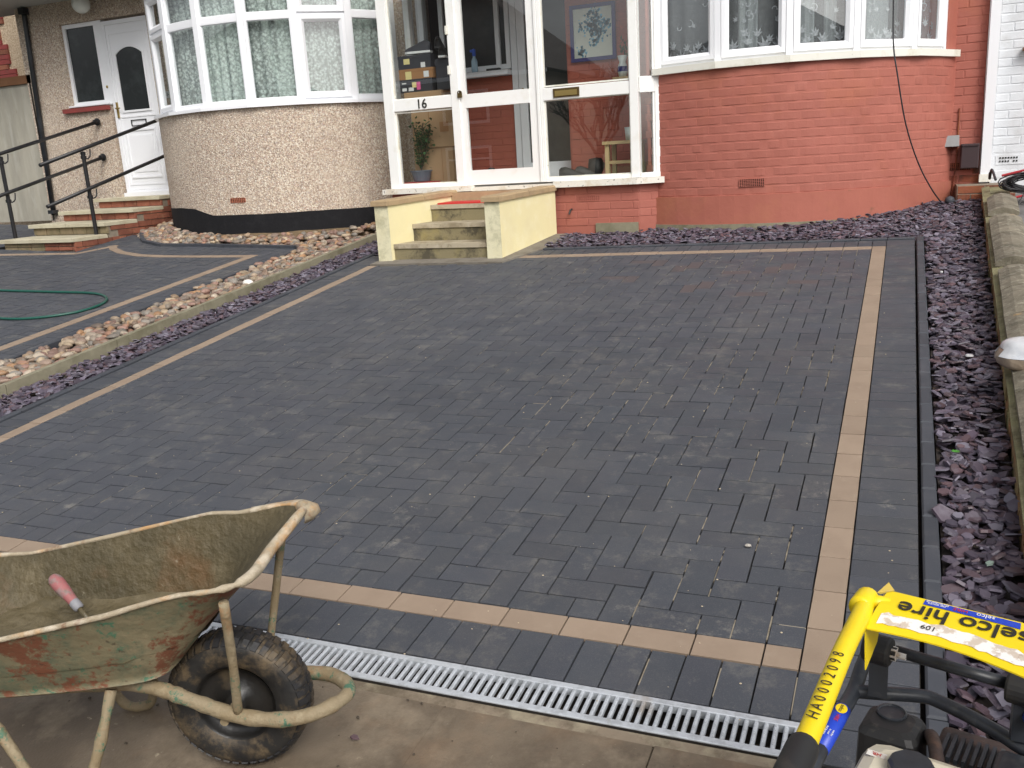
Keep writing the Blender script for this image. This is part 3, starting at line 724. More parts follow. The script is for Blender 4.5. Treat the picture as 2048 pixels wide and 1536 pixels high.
band([(-6.21, 5.57), (-6.91, 5.47), (-7.36, 5.43), (-7.7, 5.44), (-8.05, 5.54), (-8.3, 5.68), (-8.49, 5.84)], .09, .0035, 'border_block', tan_m, d14, M14)
band([(-8.49, 5.84), (-8.65, 5.42), (-9.7, 5.24), (-11.5, 5.1)], .09, .003, 'border_block', tan_m, d14, M14)
band([(-5.90, .3), (-5.90, 5.88), (-5.98, 5.95)], .045, .016, 'kerb_block', kerb_m, d14, M14, side=-1)
band([(-5.98, 5.90), (-7.12, 5.88), (-7.80, 5.83), (-8.22, 5.99), (-8.40, 6.14), (-8.66, 6.40)], .05, .03, 'kerb_block', kerb_m, d14, M14, side=-1)

# ------------------------------------------------------------------ wall / window helpers
def apt(cx, ang, r): a = rad(ang); return (cx + r * math.sin(a), CY - r * math.cos(a))
def arc_body(cx, a0, a1, r0, r1, z0, z1, step=4):
    n = max(2, int((a1 - a0) / step)); q = MB()
    o = [apt(cx, a0 + (a1 - a0) * i / n, r1) for i in range(n + 1)]; i_ = [apt(cx, a0 + (a1 - a0) * i / n, r0) for i in range(n + 1)]
    for k in range(n):
        pl = [o[k], o[k + 1], i_[k + 1], i_[k]]
        q.prism(pl, z0, z1)
    return q
def wall_brick_mesh(L, H, mat, depth=.03, c=.003, name='brick'):
    q = MB(); x0, x1, z0, z1 = -L / 2, L / 2, -H / 2, H / 2
    p = [(x0, depth, z0), (x1, depth, z0), (x1, depth, z1), (x0, depth, z1), (x0, c, z0), (x1, c, z0), (x1, c, z1), (x0, c, z1),
         (x0 + c, 0, z0 + c), (x1 - c, 0, z0 + c), (x1 - c, 0, z1 - c), (x0 + c, 0, z1 - c)]
    f = [(8, 9, 10, 11)]
    for i in range(4):
        j = (i + 1) % 4; f += [(i, j, 4 + j, 4 + i), (4 + i, 4 + j, 8 + j, 8 + i)]
    q.add(p, f); return q.mesh(name, mat)
def flat_bricks(parent, P0, P1, z0, z1, mat, L=.215, H=.065, j=.010, name='brick', skip=None, joined=False, proud=.004, stagger=0, jit=.0012):
    P0, P1 = Vector((*P0, 0)), Vector((*P1, 0)); d = P1 - P0; T_ = d.length; d.normalize(); nrm = Vector((d.y, -d.x, 0))
    n = int((z1 - z0 + j) / (H + j) + .3); cache = {}; out = MB()
    for r_ in range(n):
        z = z0 + r_ * (H + j) + H / 2 + j / 2; s_ = -((L + j) / 2 if (r_ + stagger) % 2 else 0)
        while s_ < T_:
            a, e = max(0, s_) + j / 2, min(T_, s_ + L + j) - j / 2; s_ += L + j
            if e - a < .025: continue
            c_ = P0 + d * ((a + e) / 2)
            if skip and skip(c_.x, z): continue
            key = round(e - a, 3)
            if key not in cache: cache[key] = wall_brick_mesh(key, H, mat, name=name)
            m = Matrix((d, -nrm, Vector((0, 0, 1)))).transposed().to_4x4(); m.translation = c_ + nrm * (proud + R.gauss(0, jit)) + Vector((0, 0, z + R.gauss(0, .0012)))
            m = m @ Matrix.Rotation(R.gauss(0, .006), 4, 'Y')
            if joined:
                me = cache[key]; out.add([m @ v.co for v in me.vertices], [tuple(p.vertices) for p in me.polygons])
            else: link(name, cache[key], parent, m)
    if joined: out.build(name, mat, parent, kind='stuff')
def air_brick(parent, c, d, w, h, mat, nx, nz, name='air_brick'):
    d = Vector((*d, 0)).normalized(); nrm = Vector((d.y, -d.x, 0)); m = Matrix((d, -nrm, Vector((0, 0, 1)))).transposed().to_4x4(); m.translation = Vector(c)
    q = MB(); cw, ch = w / nx, h / nz; t = .30
    # lattice of ribs in front of a dark backing
    for i in range(nx + 1): q.box(-w / 2 + i * cw - cw * t / 2, -w / 2 + i * cw + cw * t / 2, -.006, .02, -h / 2, h / 2, m)
    for k in range(nz + 1): q.box(-w / 2, w / 2, -.0055, .02, -h / 2 + k * ch - ch * t / 2, -h / 2 + k * ch + ch * t / 2, m)
    ab = q.build(name, mat, parent)
    q = MB(); q.box(-w / 2, w / 2, .001, .02, -h / 2, h / 2, m); q.build('vent_backing', hole_m, ab)

def rect_frame(q, m, x0, x1, z0, z1, w, y0, y1):
    q.box(x0, x1, y0, y1, z0, z0 + w, m); q.box(x0, x1, y0, y1, z1 - w, z1, m)
    q.box(x0, x0 + w, y0, y1, z0 + w, z1 - w, m); q.box(x1 - w, x1, y0, y1, z0 + w, z1 - w, m)
def bev_frame(q, m, x0, x1, z0, z1, w, yf, yb):     # splayed sash: outer edge at yf, slopes in to yb
    o = [(x0, z0), (x1, z0), (x1, z1), (x0, z1)]; i1 = [(x0 + w * .55, z0 + w * .55), (x1 - w * .55, z0 + w * .55), (x1 - w * .55, z1 - w * .55), (x0 + w * .55, z1 - w * .55)]
    i2 = [(x0 + w, z0 + w), (x1 - w, z0 + w), (x1 - w, z1 - w), (x0 + w, z1 - w)]
    rings = [[(a, yb + .02, c) for a, c in o], [(a, yf, c) for a, c in o], [(a, yf, c) for a, c in i1], [(a, yb, c) for a, c in i2], [(a, yb + .02, c) for a, c in i2]]
    vs = [m @ Vector(p) for r_ in rings for p in r_]; fs = []
    for k in range(4):
        for i in range(4):
            j = (i + 1) % 4; fs.append((k * 4 + i, k * 4 + j, (k + 1) * 4 + j, (k + 1) * 4 + i))
    q.add(vs, fs)
def facet_window(win, P0, P1, z0, z1, transom, sash, mat=upvc_m, fw=.045, sw=.05):
    P0, P1 = Vector((*P0, 0)), Vector((*P1, 0)); d = P1 - P0; T_ = d.length; d.normalize(); nrm = Vector((d.y, -d.x, 0))
    m = Matrix((d, -nrm, Vector((0, 0, 1)))).transposed().to_4x4(); m.translation = P0
    q = MB()
    q.box(0.0, T_, -.0, .06, z0, z0 + fw, m); q.box(0.0, T_, -.0, .06, z1 - fw, z1, m)
    q.box(-.002, fw, -.001, .06, z0 + fw, z1 - fw, m); q.box(T_ - fw, T_ + .002, -.001, .06, z0 + fw, z1 - fw, m)
    if transom: q.box(fw, T_ - fw, -.002, .058, transom - .03, transom + .03, m)
    fr = q.build('frame', mat, win)
    cells = [(z0 + fw, transom - .03), (transom + .03, z1 - fw)] if transom else [(z0 + fw, z1 - fw)]
    for k, (a, c) in enumerate(cells):
        s_ = sash[k] if k < len(sash) else False
        if s_:
            q = MB(); bev_frame(q, m, fw - .012, T_ - fw + .012, a - .012, c + .012, sw + .012, -.022, .004); q.build('casement', mat, win)
            g_ = sw
        else:
            q = MB(); bev_frame(q, m, fw - .002, T_ - fw + .002, a - .002, c + .002, .02, -.001, .02); q.build('glazing_bead', mat, win)
            g_ = .016
        q = MB(); yy = .018; q.add([m @ Vector(p) for p in ((fw + g_, yy, a + g_), (T_ - fw - g_, yy, a + g_), (T_ - fw - g_, yy, c - g_), (fw + g_, yy, c - g_))], [(0, 1, 2, 3)])
        q.build('pane', glass_m, win)
def corner_posts(win, pts, z0, z1, mat, r=.03):
    for (x, y, a) in pts:
        q = MB(); m = Matrix.Translation((x, y, 0)) @ Matrix.Rotation(rad(a), 4, 'Z')
        q.box(-r, r, -.012, .05, z0, z1, m); q.build('mullion', mat, win)
def curtain(name, cx, a0, a1, r, z0, z1, mat, amp, freq, seed, ph=0, label=None, cat='curtain', n=240):
    q = MB(); vs = []; fs = []; nz = 4
    for iz in range(nz + 1):
        for i in range(n + 1):
            t = i / n; a = a0 + (a1 - a0) * t
            w = amp * (math.sin(t * freq * 2 * PI + ph + .25 * iz / nz) + .5 * math.sin(t * freq * 5.1 + 1.3 * ph) + .6 * noise.noise(Vector((t * freq * 1.7, seed, iz * .15))))
            x, y = apt(cx, a, r + w); vs.append((x, y, z0 + (z1 - z0) * iz / nz))
    for iz in range(nz):
        for i in range(n):
            k = iz * (n + 1) + i; fs.append((k, k + 1, k + n + 2, k + n + 1))
    q.add(vs, fs); return q.build(name, mat, None, smooth=True, label=label, cat=cat) if label else q

# ------------------------------------------------------------------ house 16 (red)
h16 = empty('terraced_house', (-1.3, 7.3, .7), 'brick-red painted house with curved bay window, right of the white porch', 'house')
b = arc_body(CX16, -26, 68.9, RB - .25, RB - .0028, .3, 2.06); b.build('bay_wall', redpaint_m, h16)
b = arc_body(CX16, -26, 68.9, RB - .1, RB + .014, .3, .952); b.build('plinth', plinth_m, h16)
b = arc_body(CX16, -26, 66, RB - .1, RB + .020, .3, .70); b.build('damp_footing', green_conc_m, h16)
# curved bricks
def cbrick(da):
    q = MB(); n = 4; vs = []; dz = .0325
    for i in range(n + 1):
        a = -da / 2 + da * i / n; s_, c_ = math.sin(a), math.cos(a); e = .0025 if i in (0, n) else 0
        for rr_, zz in ((RB - .02, -dz), (RB - .0025, -dz), (RB - .0003, -dz + .004), (RB - .0003, dz - .004), (RB - .0025, dz), (RB - .02, dz)):
            rr_ -= e if rr_ > RB - .01 else 0; vs.append((rr_ * s_, -rr_ * c_, zz))
    fs = [(i * 6 + k, (i + 1) * 6 + k, (i + 1) * 6 + (k + 1) % 6, i * 6 + (k + 1) % 6) for i in range(n) for k in range(6)]
    fs += [tuple(range(6)), tuple(n * 6 + k for k in range(5, -1, -1))]
    q.add(vs, fs); return q
full_a = .215 / RB; pitch_a = .225 / RB
cbm = cbrick(full_a).mesh('brick', redpaint_m); hbm = cbrick(full_a * .46).mesh('brick', redpaint_m)
bw_ = empty('brickwork', (CX16, CY, 0), parent=h16)
for r_ in range(14):
    z = .9525 + .0325 + .005 + r_ * .0775
    a = rad(-25.5) + (0 if r_ % 2 else pitch_a / 2)
    while a < rad(66.5):
        dg = math.degrees(a)
        if r_ == 1 and -1.8 < dg < 8.5: a += pitch_a; continue
        link('brick', hbm if (r_ % 3 == 2 and R.random() < .25) else cbm, h16, Matrix.Translation((CX16, CY, z + R.gauss(0, .0012))) @ Matrix.Rotation(a + R.gauss(0, .0006), 4, 'Z') @ Matrix.Scale(1 + R.gauss(.0, .0003), 4, (0, 1, 0)))
        a += pitch_a
bpy.data.objects.remove(bw_)
ax, ay = apt(CX16, 3.4, RB + .001)
air_brick(h16, (ax, ay, 1.058), (math.cos(rad(3.4)), math.sin(rad(3.4))), .215, .066, redpaint_m, 13, 5)
# sill, window
MU16 = [-24.5, -6, 12.7, 30.3, 48.5, 62.5]
RWN = RB - .035
pts = [apt(CX16, a, RB + .055) for a in MU16]; inn = [apt(CX16, a, RB - .2) for a in MU16]
pts[-1] = apt(CX16, 67.5, RB + .045); inn[-1] = apt(CX16, 67.5, RB - .2)
win16 = empty('bay_window', apt(CX16, 15, RB) + (2.1,), parent=h16)
q = MB()
for i in range(len(pts) - 1):
    pl = [pts[i], pts[i + 1], inn[i + 1], inn[i]]
    n0 = len(q.v); q.prism(pl, 2.047, 2.105)
q.build('sill', sill16_m, win16)
for i in range(len(MU16) - 1):
    facet_window(win16, apt(CX16, MU16[i], RWN), apt(CX16, MU16[i + 1], RWN), 2.106, 3.45, 3.02, (True, i in (1, 3)) if i % 2 == 0 or True else (False,), fw=.042, sw=.05)
corner_posts(win16, [(*apt(CX16, a, RWN + .004), a) for a in MU16[:]], 2.106, 3.45, upvc_m, .028)
b = arc_body(CX16, 62.6, 68.9, RB - .25, RB - .012, 2.107, 3.449, 2); b.build('bay_jamb', redpaint_m, h16)
b = arc_body(CX16, -26, 68.9, RB - .25, RB, 3.45, 6.2); b.build('upper_bay_wall', redpaint_m, h16)
# flat walls
b = MB(); b.box(.45, .742, 7.30, 7.5, .4, 6.2); b.build('side_wall', redpaint_m, h16)
flat_bricks(h16, (.455, 7.30), (.742, 7.30), 1.18, 3.6, redpaint_m)
flat_bricks(h16, (.455, 7.30), (.742, 7.30), .55, 1.18, dampred_m, name='brick', skip=lambda x, z: 1.02 < z < 1.12 and x < .68)
air_brick(h16, (.50, 7.297, 1.075), (1, 0), .14, .066, dampred_m, 9, 5); air_brick(h16, (.62, 7.297, 1.075), (1, 0), .09, .066, dampred_m, 6, 5)
b = MB()
b.box(-3.12, -2.95, 6.98, 7.2, .6, 3.4); b.box(-2.95, -2.12, 6.98, 7.1, .6, 3.4); b.box(-2.13, -2.10, 6.32, 6.98, .5, 3.4)
b.build('porch_inner_wall', inner_red, h16)
flat_bricks(h16, (-3.12, 6.98), (-2.14, 6.98), 1.16, 3.0, inner_red, joined=True)
b = MB(); b.box(-5.1, -3.86, 7.30, 7.45, .6, 2.27); b.box(-5.15, -2.1, 7.35, 7.5, 3.5, 6.2); b.box(-3.14, -3.09, 7.0, 7.35, 1.1, 3.5); b.build('entrance_wall', inner_red, h16)
flat_bricks(h16, (-5.05, 7.30), (-3.87, 7.30), 1.16, 2.25, inner_red, joined=True)
# room behind
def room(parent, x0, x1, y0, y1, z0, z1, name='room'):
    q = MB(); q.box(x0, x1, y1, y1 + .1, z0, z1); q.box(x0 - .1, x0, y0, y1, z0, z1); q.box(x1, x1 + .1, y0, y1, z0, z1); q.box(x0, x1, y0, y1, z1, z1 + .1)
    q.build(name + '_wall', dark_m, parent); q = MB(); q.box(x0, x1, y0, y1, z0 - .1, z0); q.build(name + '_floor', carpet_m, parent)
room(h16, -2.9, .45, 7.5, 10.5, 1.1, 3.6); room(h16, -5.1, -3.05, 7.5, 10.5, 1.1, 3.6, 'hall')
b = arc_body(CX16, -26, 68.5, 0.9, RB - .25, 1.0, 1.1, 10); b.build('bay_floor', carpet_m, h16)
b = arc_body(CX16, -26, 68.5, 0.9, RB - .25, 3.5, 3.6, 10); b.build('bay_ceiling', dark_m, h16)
b = MB(); b.prism([(-5.3, 6.6), (.85, 6.6), (.85, 7.5), (-5.3, 7.5)], 6.2, 6.35)
b.add([(-5.3, 5.75, 6.1), (.85, 5.75, 6.1), (.85, 11, 9.3), (-5.3, 11, 9.3)], [(0, 1, 2, 3)]); b.build('roof', roof_m, h16)

# curtains 16
c16 = empty('net_curtain', apt(CX16, 15, RB - .2) + (2.15,), 'sheer white voile with leaf and tendril pattern behind the bay window of the red house', 'net curtain')
q = curtain('voile', CX16, -24, 61, RB - .16, 2.12, 3.4, sheer16_m, .006, 16, 3); q.build('voile', sheer16_m, c16, smooth=True)
def leaf_poly(c, rr_, rot):
    out = []; n = 5
    for i in range(n * 2 + 1):
        pass
    tips = [(-1.25, .72), (-.65, .95), (0, 1.1), (.65, .95), (1.25, .72)]; P = [(0, -.25)]
    P.append((-.25, -.05))
    for i, (a, r_) in enumerate(tips):
        P.append((math.sin(a) * r_, math.cos(a) * r_))
        if i < 4:
            m_ = (a + tips[i + 1][0]) / 2; P.append((math.sin(m_) * .45, math.cos(m_) * .45))
    P.append((.25, -.05))
    cr, sr = math.cos(rot), math.sin(rot)
    return [(c[0] + rr_ * (x * cr - y * sr), c[1] + rr_ * (x * sr + y * cr)) for x, y in P]
q = MB(); rr = random.Random(4); RM = RB - .148
def onarc(s_, z, dr_=0): return (*apt(CX16, math.degrees(s_ / RM), RM + dr_), z)
def addflat(poly):
    q.add([onarc(x, z) for x, z in poly], [(0, i, i + 1) for i in range(1, len(poly) - 1)])
s0, s1 = rad(-23) * RM, rad(60) * RM; x = s0
while x < s1:
    addflat(leaf_poly((x + rr.uniform(-.02, .02), 2.20 + rr.uniform(-.04, .05)), rr.uniform(.07, .095), rr.uniform(-.5, .5)))
    addflat(leaf_poly((x + .06 + rr.uniform(-.02, .02), 2.27 + rr.uniform(-.04, .08)), rr.uniform(.05, .07), rr.uniform(-.9, .9)))
    if rr.random() < .7: addflat(leaf_poly((x + rr.uniform(-.05, .05), 2.40 + rr.uniform(0, .06)), rr.uniform(.03, .045), rr.uniform(-1.5, 1.5)))
    for _ in range(7):
        xx, zc = x + rr.uniform(-.06, .06), 2.44 + rr.random() ** 1.1 * .9; a0 = rr.uniform(0, 6.28); sg = rr.choice((-1, 1)); ra0 = rr.uniform(.022, .038); pp = None
        for e in range(11):
            an = a0 + sg * e / 10 * 3.6; ra = ra0 * (1 - e / 26); px_, pz_ = xx + ra * math.cos(an), zc + ra * math.sin(an); w_ = .0022 + .0022 * math.sin(e / 10 * PI)
            ux, uz = math.cos(an), math.sin(an)
            if pp: q.add([onarc(pp[0] - pp[2], pp[1] - pp[3]), onarc(px_ - ux * w_, pz_ - uz * w_), onarc(px_ + ux * w_, pz_ + uz * w_), onarc(pp[0] + pp[2], pp[1] + pp[3])], [(0, 1, 2, 3)])
            pp = (px_, pz_, ux * w_, uz * w_)
        addflat(leaf_poly((px_, pz_), rr.uniform(.010, .017), rr.uniform(-3, 3)))
    x += .125
q.build('lace_motif', motif_m, c16, kind='stuff')
d16 = empty('drape', apt(CX16, 15, RB - .4) + (2.1,), 'plain grey drapes hanging behind the leaf-patterned voile of the red house', 'curtain')
for a0, a1, mt in ((-2, 4, drape16_m), (15, 21, drape16_m), (24, 28, drape16_m), (35, 47, drape16_m), (50, 63, drape16p_m)):
    q = curtain('drape_panel', CX16, a0, a1, RB - .27, 2.0, 3.4, mt, .014, max(2, (a1 - a0) / 2.5), a0, n=60); q.build('drape_panel', mt, d16, smooth=True)

# meter boxes, pipe, cable
q = MB(); q.box(.405, .555, 7.16, 7.296, 1.262, 1.36); m_ = q.mesh('x', meter_grey)
for v in m_.vertices:
    if v.co.z > 1.3 and v.co.y < 7.2: v.co.y += .035; v.co.x += .008 if v.co.x < .5 else -.002
    if v.co.z < 1.3: v.co.x += -.008 if v.co.x < .5 else 0
tag(link('meter_box', m_), 'pale grey sloping box on the damp red wall, left of the brown box', 'meter box')
t = empty('meter_box', (.64, 7.25, 1.04), 'dark brown box on the damp red wall beside the white downpipe', 'meter box')
q = MB(); q.cbox(-.075, .075, -.11, .11, 0, .12, .008, m=Matrix.Translation((.648, 7.295, 1.168)) @ Matrix.Rotation(PI / 2, 4, 'X')); q.build('box', meter_brown, t)
q = MB(); q.box(.578, .718, 7.165, 7.176, 1.258, 1.268); q.build('lid_lip', meter_brown, t)
q = MB(); q.tube([(.545, 7.285, 1.60), (.546, 7.285, 1.2), (.53, 7.285, .9), (.52, 7.285, .75)], .007, 6); tag(q.build('service_cable', dampred_m), 'thin red painted cable running down the wall beside the grey box', 'cable')
dp = empty('downpipe', (.79, 7.27, .93), 'square white downpipe between the red and white painted walls', 'downpipe')
q = MB(); q.box(.746, .826, 7.215, 7.296, .98, 6.0); q.build('pipe', upvc_m, dp)
q = MB(); q.box(.738, .834, 7.207, 7.298, .93, 1.0); q.build('shoe', sill16_m, dp)
q = MB(); q.tube(smooth_path([(-.06, 5.98, 3.3), (-.034, 6.0, 2.433), (-.02, 6.0, 2.1), (.02, 6.0, 1.862), (.10, 6.15, 1.47), (.215, 6.42, 1.14), (.34, 6.68, .90), (.452, 6.95, .74)], 6), .006, 6)
tag(q.build('hanging_cable', cable_m, smooth=True), 'loose black cable hanging in front of the red bay down to the slate', 'cable')
q = MB(); m = Matrix.Translation((.49, 6.86, gz(.49, 6.86) + .035)); q.add([m @ (p * .042) for p in IV], IF); tag(q.build('stone_ball', kerb_m, smooth=True), 'round dark stone on the slate at the foot of the hanging cable', 'stone')
# broken brick stub at end of boundary wall
sb = empty('brick_stub', (.75, 7.05, .72), 'low weathered red brick stub at the foot of the white downpipe', 'brick wall')
b = MB(); b.box(.55, 1.02, 6.98, 7.29, .55, .915); b.build('core', mortar_m, sb)
flat_bricks(sb, (.55, 6.978), (1.02, 6.978), .69, .915, dampred_m, proud=.006, jit=.003)
b = MB(); b.box(.42, .80, 6.90, 6.972, .55, .765); b.build('concrete_kerb', green_conc_m, sb)

# ------------------------------------------------------------------ house 18 (white)
h18 = empty('terraced_house', (1.6, 7.3, .9), 'white painted brick house at the right edge beyond the white downpipe', 'house')
b = MB(); b.box(.83, 4.5, 7.30, 7.5, .4, 6.2); b.build('wall', whitebrick_m, h18)
flat_bricks(h18, (.832, 7.30), (1.75, 7.30), .95, 3.2, whitebrick_m, skip=lambda x, z: 1.06 < z < 1.16 and .86 < x < 1.11)
q = MB()
for i in range(7):
    for k in range(2):
        if (i, k) != (4, 0): cx_ = .905 + i * .0225; q.box(cx_ - .006, cx_ + .006, 7.288, 7.294, 1.098 + k * .03, 1.112 + k * .03)
ab = MB(); ab.box(.87, 1.10, 7.2945, 7.30, 1.075, 1.16); ab = ab.build('air_brick', whitebrick_m, h18); q.build('vent_hole', hole_m, ab)
b = MB(); b.box(1.02, 2.4, 7.2, 7.298, 2.05, 2.075); b.build('sill', brownwood_m, h18)
b = MB(); b.add([(.86, 5.75, 6.1), (5, 5.75, 6.1), (5, 11, 9.3), (.86, 11, 9.3)], [(0, 1, 2, 3)]); b.build('roof', roof_m, h18)

# ------------------------------------------------------------------ porch
por = empty('porch', (-3.5, 6.15, 1.1), 'white glazed timber porch with number 16 on its middle rail', 'porch')
YF = 6.15
b = MB(); b.box(-3.04, -2.19, YF + .03, YF + .2, .5, 1.09); b.prism([(-2.19, YF + .03), (-1.99, YF + .15), (-1.99, YF + .4), (-2.19, YF + .4)], .5, 1.088)
b.build('base_wall', redpaint_m, por)
b = MB(); b.box(-4.86, -3.9, YF + .03, YF + .2, .4, 1.09); b.box(-4.86, -4.72, YF + .2, 7.3, .4, 1.09); b.build('base_wall', redpaint_m, por)
flat_bricks(por, (-3.04, YF + .03), (-2.19, YF + .03), .71, 1.085, redpaint_m, L=.215, skip=lambda x, z: .94 < z < 1.01 and -2.80 < x < -2.57, stagger=1)
flat_bricks(por, (-2.19, YF + .03), (-1.99, YF + .15), .71, 1.085, redpaint_m)
flat_bricks(por, (-4.86, YF + .03), (-4.4, YF + .03), .8, 1.085, redpaint_m)
air_brick(por, (-2.685, YF + .03, .972), (1, 0), .21, .045, redpaint_m, 10, 2)
b = MB(); b.box(-2.62, -2.2, YF + .005, YF + .03, .5, .735); b.build('cement_patch', green_conc_m, por)
q = MB(); q.tube([(-2.865, YF + .03, .875), (-2.865, YF - .015, .87), (-2.875, YF - .03, .83)], .010, 8); q.build('overflow_pipe', dirtyblack_m, por)
b = MB(); b.box(-4.86, -2.2, YF + .06, 7.3, 1.09, 1.15); b.build('floor', M('porch_floor', (.3, .29, .28), [((.2, .19, .18), 5, .5, .7, .6)], rough=.7), por)
b = MB(); b.box(-4.93, -3.9, YF - .05, YF + .12, 1.095, 1.148); b.box(-3.9, -3.02, YF - .03, YF + .12, 1.092, 1.13); b.box(-3.02, -2.19, YF - .05, YF + .12, 1.09, 1.145)
b.prism([(-2.19, YF - .05), (-1.955, YF + .075), (-2.0, YF + .2), (-2.19, YF + .12)], 1.09, 1.145); b.build('sill', flake_m, por)
ZT = 3.35
def post(x0, x1, y0=YF, y1=YF + .09, z0=1.148, z1=ZT, name='post'):
    q = MB(); q.cbox(x0, x1, z0, z1, -(y1), -(y0), .003, m=Matrix(((1, 0, 0, 0), (0, 0, -1, 0), (0, 1, 0, 0), (0, 0, 0, 1)))); q.build(name, gloss_m, por)
post(-4.85, -4.74); post(-4.075, -3.985); post(-3.165, -3.135); post(-3.133, -3.10, YF + .012); post(-2.25, -2.17, YF - .002)
post(-4.74, -4.075, YF + .01, YF + .07, 1.148, 1.185, 'bottom_rail'); post(-3.10, -2.25, YF + .01, YF + .07, 1.146, 1.182, 'bottom_rail')
post(-4.74, -4.075, YF + .008, YF + .07, 1.92, 2.035, 'middle_rail'); post(-3.10, -2.25, YF + .008, YF + .07, 1.905, 2.02, 'middle_rail')
post(-4.74, -2.25, YF + .008, YF + .07, 3.2, ZT - .001, 'top_rail')
# chamfered right side light
dch = Vector((.2, .12, 0)).normalized(); mch = Matrix((dch, Vector((-dch.y, dch.x, 0)), Vector((0, 0, 1)))).transposed().to_4x4(); mch.translation = Vector((-2.185, YF + .005, 0))
q = MB(); q.box(.175, .235, -.004, .08, 1.147, ZT, mch); q.build('post', gloss_m, por)
q = MB(); q.box(.03, .175, 0, .06, 1.147, 1.19, mch); q.box(.03, .175, 0.002, .06, 1.91, 2.05, mch); q.box(.03, .175, 0, .06, 3.2, ZT, mch); q.box(.155, .175, .01, .05, 1.19, 1.91, mch); q.box(.155, .175, .01, .05, 2.05, 3.2, mch); q.build('side_rail', gloss_m, por)
for a, c in ((1.19, 1.91), (2.05, 3.2)):
    q = MB(); q.add([mch @ Vector(p) for p in ((.03, .03, a), (.155, .03, a), (.155, .03, c), (.03, .03, c))], [(0, 1, 2, 3)]); q.build('pane', glass_m, por)
def pane(x0, x1, z0, z1, par, y=YF + .04, ang=0):
    q = MB(); q.add([(x0, y, z0), (x1, y + ang, z0), (x1, y + ang, z1), (x0, y, z1)], [(0, 1, 2, 3)]); q.build('pane', glass_m, par)
for x0, x1 in ((-4.74, -4.075), (-3.10, -2.25)):
    pane(x0, x1, 1.18, 1.925, por); pane(x0, x1, 2.02, 3.22, por)
    q = MB(); rect_frame(q, Matrix.Identity(4), x0, x1, 1.182, 1.912, .014, YF + .028, YF + .046); rect_frame(q, Matrix.Identity(4), x0, x1, 2.028, 3.2, .014, YF + .028, YF + .046); q.build('glazing_bead', sill16_m, por)
# sliding/door leaf
dl = empty('door', (-3.58, YF, 1.15), parent=por)
q = MB(); D0, D1 = -3.985, -3.167
q.box(D0, -3.925, YF + .02, YF + .065, 1.15, 3.18); q.box(-3.245, D1, YF + .02, YF + .065, 1.15, 3.18)
q.box(-3.925, -3.245, YF + .021, YF + .064, 1.15, 1.295); q.box(-3.925, -3.245, YF + .016, YF + .066, 1.9, 2.03); q.box(-3.925, -3.245, YF + .021, YF + .064, 3.08, 3.18)
q.build('door_frame', gloss_m, dl)
for a, c in ((1.29, 1.905), (2.025, 3.09)):
    q = MB(); q.add([(-3.925, YF + .042, a), (-3.245, YF + .042, a), (-3.245, YF + .042, c), (-3.925, YF + .042, c)], [(0, 1, 2, 3)]); q.build('pane', glass_m, dl)
q = MB(); q.lathe([(0, -.006), (.019, -.006), (.024, 0), (.024, .012)], (-3.975, YF - .002, 2.045), (0, -1, 0), 14); q.box(-3.999, -3.951, YF - .014, YF, 2.0, 2.045); q.build('lock', darkbrass_m, por)
for z in (2.64, 2.27):
    q = MB(); q.box(-4.088, -4.058, YF - .012, YF - .001, z - .04, z + .04); q.tube([(-4.073, YF - .012, z - .04), (-4.073, YF - .012, z + .04)], .006, 8); q.build('hinge', sill16_m, por)
lb = MB(); lb.box(-2.995, -2.735, YF - .004, YF + .012, 1.925, 2.005); lb = lb.build('letterbox', darkbrass_m, por)
q = MB(); q.box(-2.975, -2.755, YF - .010, YF - .0045, 1.937, 1.985); q.build('letterbox_flap', brass_m, lb)
t16 = text_mesh('16', .125, ink_m, .002)
m = Matrix(((1, 0, 0, 0), (0, 0, -1, 0), (0, 1, 0, 0), (0, 0, 0, 1))); m.translation = Vector((-4.415, YF + .004, 1.973))
link('house_number', t16, por, m)
q = MB(); q.box(-4.95, -2.1, YF - .12, 7.35, ZT + .001, ZT + .14); q.prism([(-2.1, YF - .12), (-1.9, YF + .05), (-1.9, YF + .25), (-2.1, YF + .3)], ZT + .002, ZT + .139); q.build('porch_roof', soffit_m, por)
# left glazed side
q = MB(); q.box(-4.85, -4.79, YF + .1, 7.3, 1.148, 1.19); q.box(-4.85, -4.79, YF + .1, 7.3, 1.92, 2.03); q.box(-4.85, -4.79, YF + .1, 7.3, 3.2, ZT - .002); q.box(-4.85, -4.79, 6.72, 6.78, 1.19, 3.2)
q.build('side_frame', gloss_m, por)
for a, c in ((1.19, 1.92), (2.03, 3.2)):
    q = MB(); q.add([(-4.82, YF + .1, a), (-4.82, 7.3, a), (-4.82, 7.3, c), (-4.82, YF + .1, c)], [(0, 1, 2, 3)]); q.build('pane', glass_m, por)
# inner front door and side window of number 16
idr = empty('inner_door', (-3.5, 7.3, 1.15), parent=h16)
q = MB(); q.box(-3.87, -3.80, 7.27, 7.34, 1.15, 3.45); q.box(-3.79, -3.70, 7.255, 7.33, 1.16, 3.4); q.box(-3.22, -3.115, 7.255, 7.34, 1.15, 3.45); q.box(-3.70, -3.22, 7.257, 7.33, 1.16, 1.33); q.box(-3.70, -3.22, 7.257, 7.33, 1.98, 2.08); q.box(-3.7, -3.22, 7.257, 7.33, 3.3, 3.4)
q.build('door_frame', upvc_m, idr)
q = MB(); q.box(-3.70, -3.22, 7.28, 7.30, 1.33, 1.98); q.box(-3.70, -3.22, 7.28, 7.30, 2.08, 3.3); q.build('pane', frost_m, idr)
q = MB(); q.tube([(-3.74, 7.235, 2.02), (-3.74, 7.235, 2.12)], .01, 8); q.build('handle', brass_m, idr)
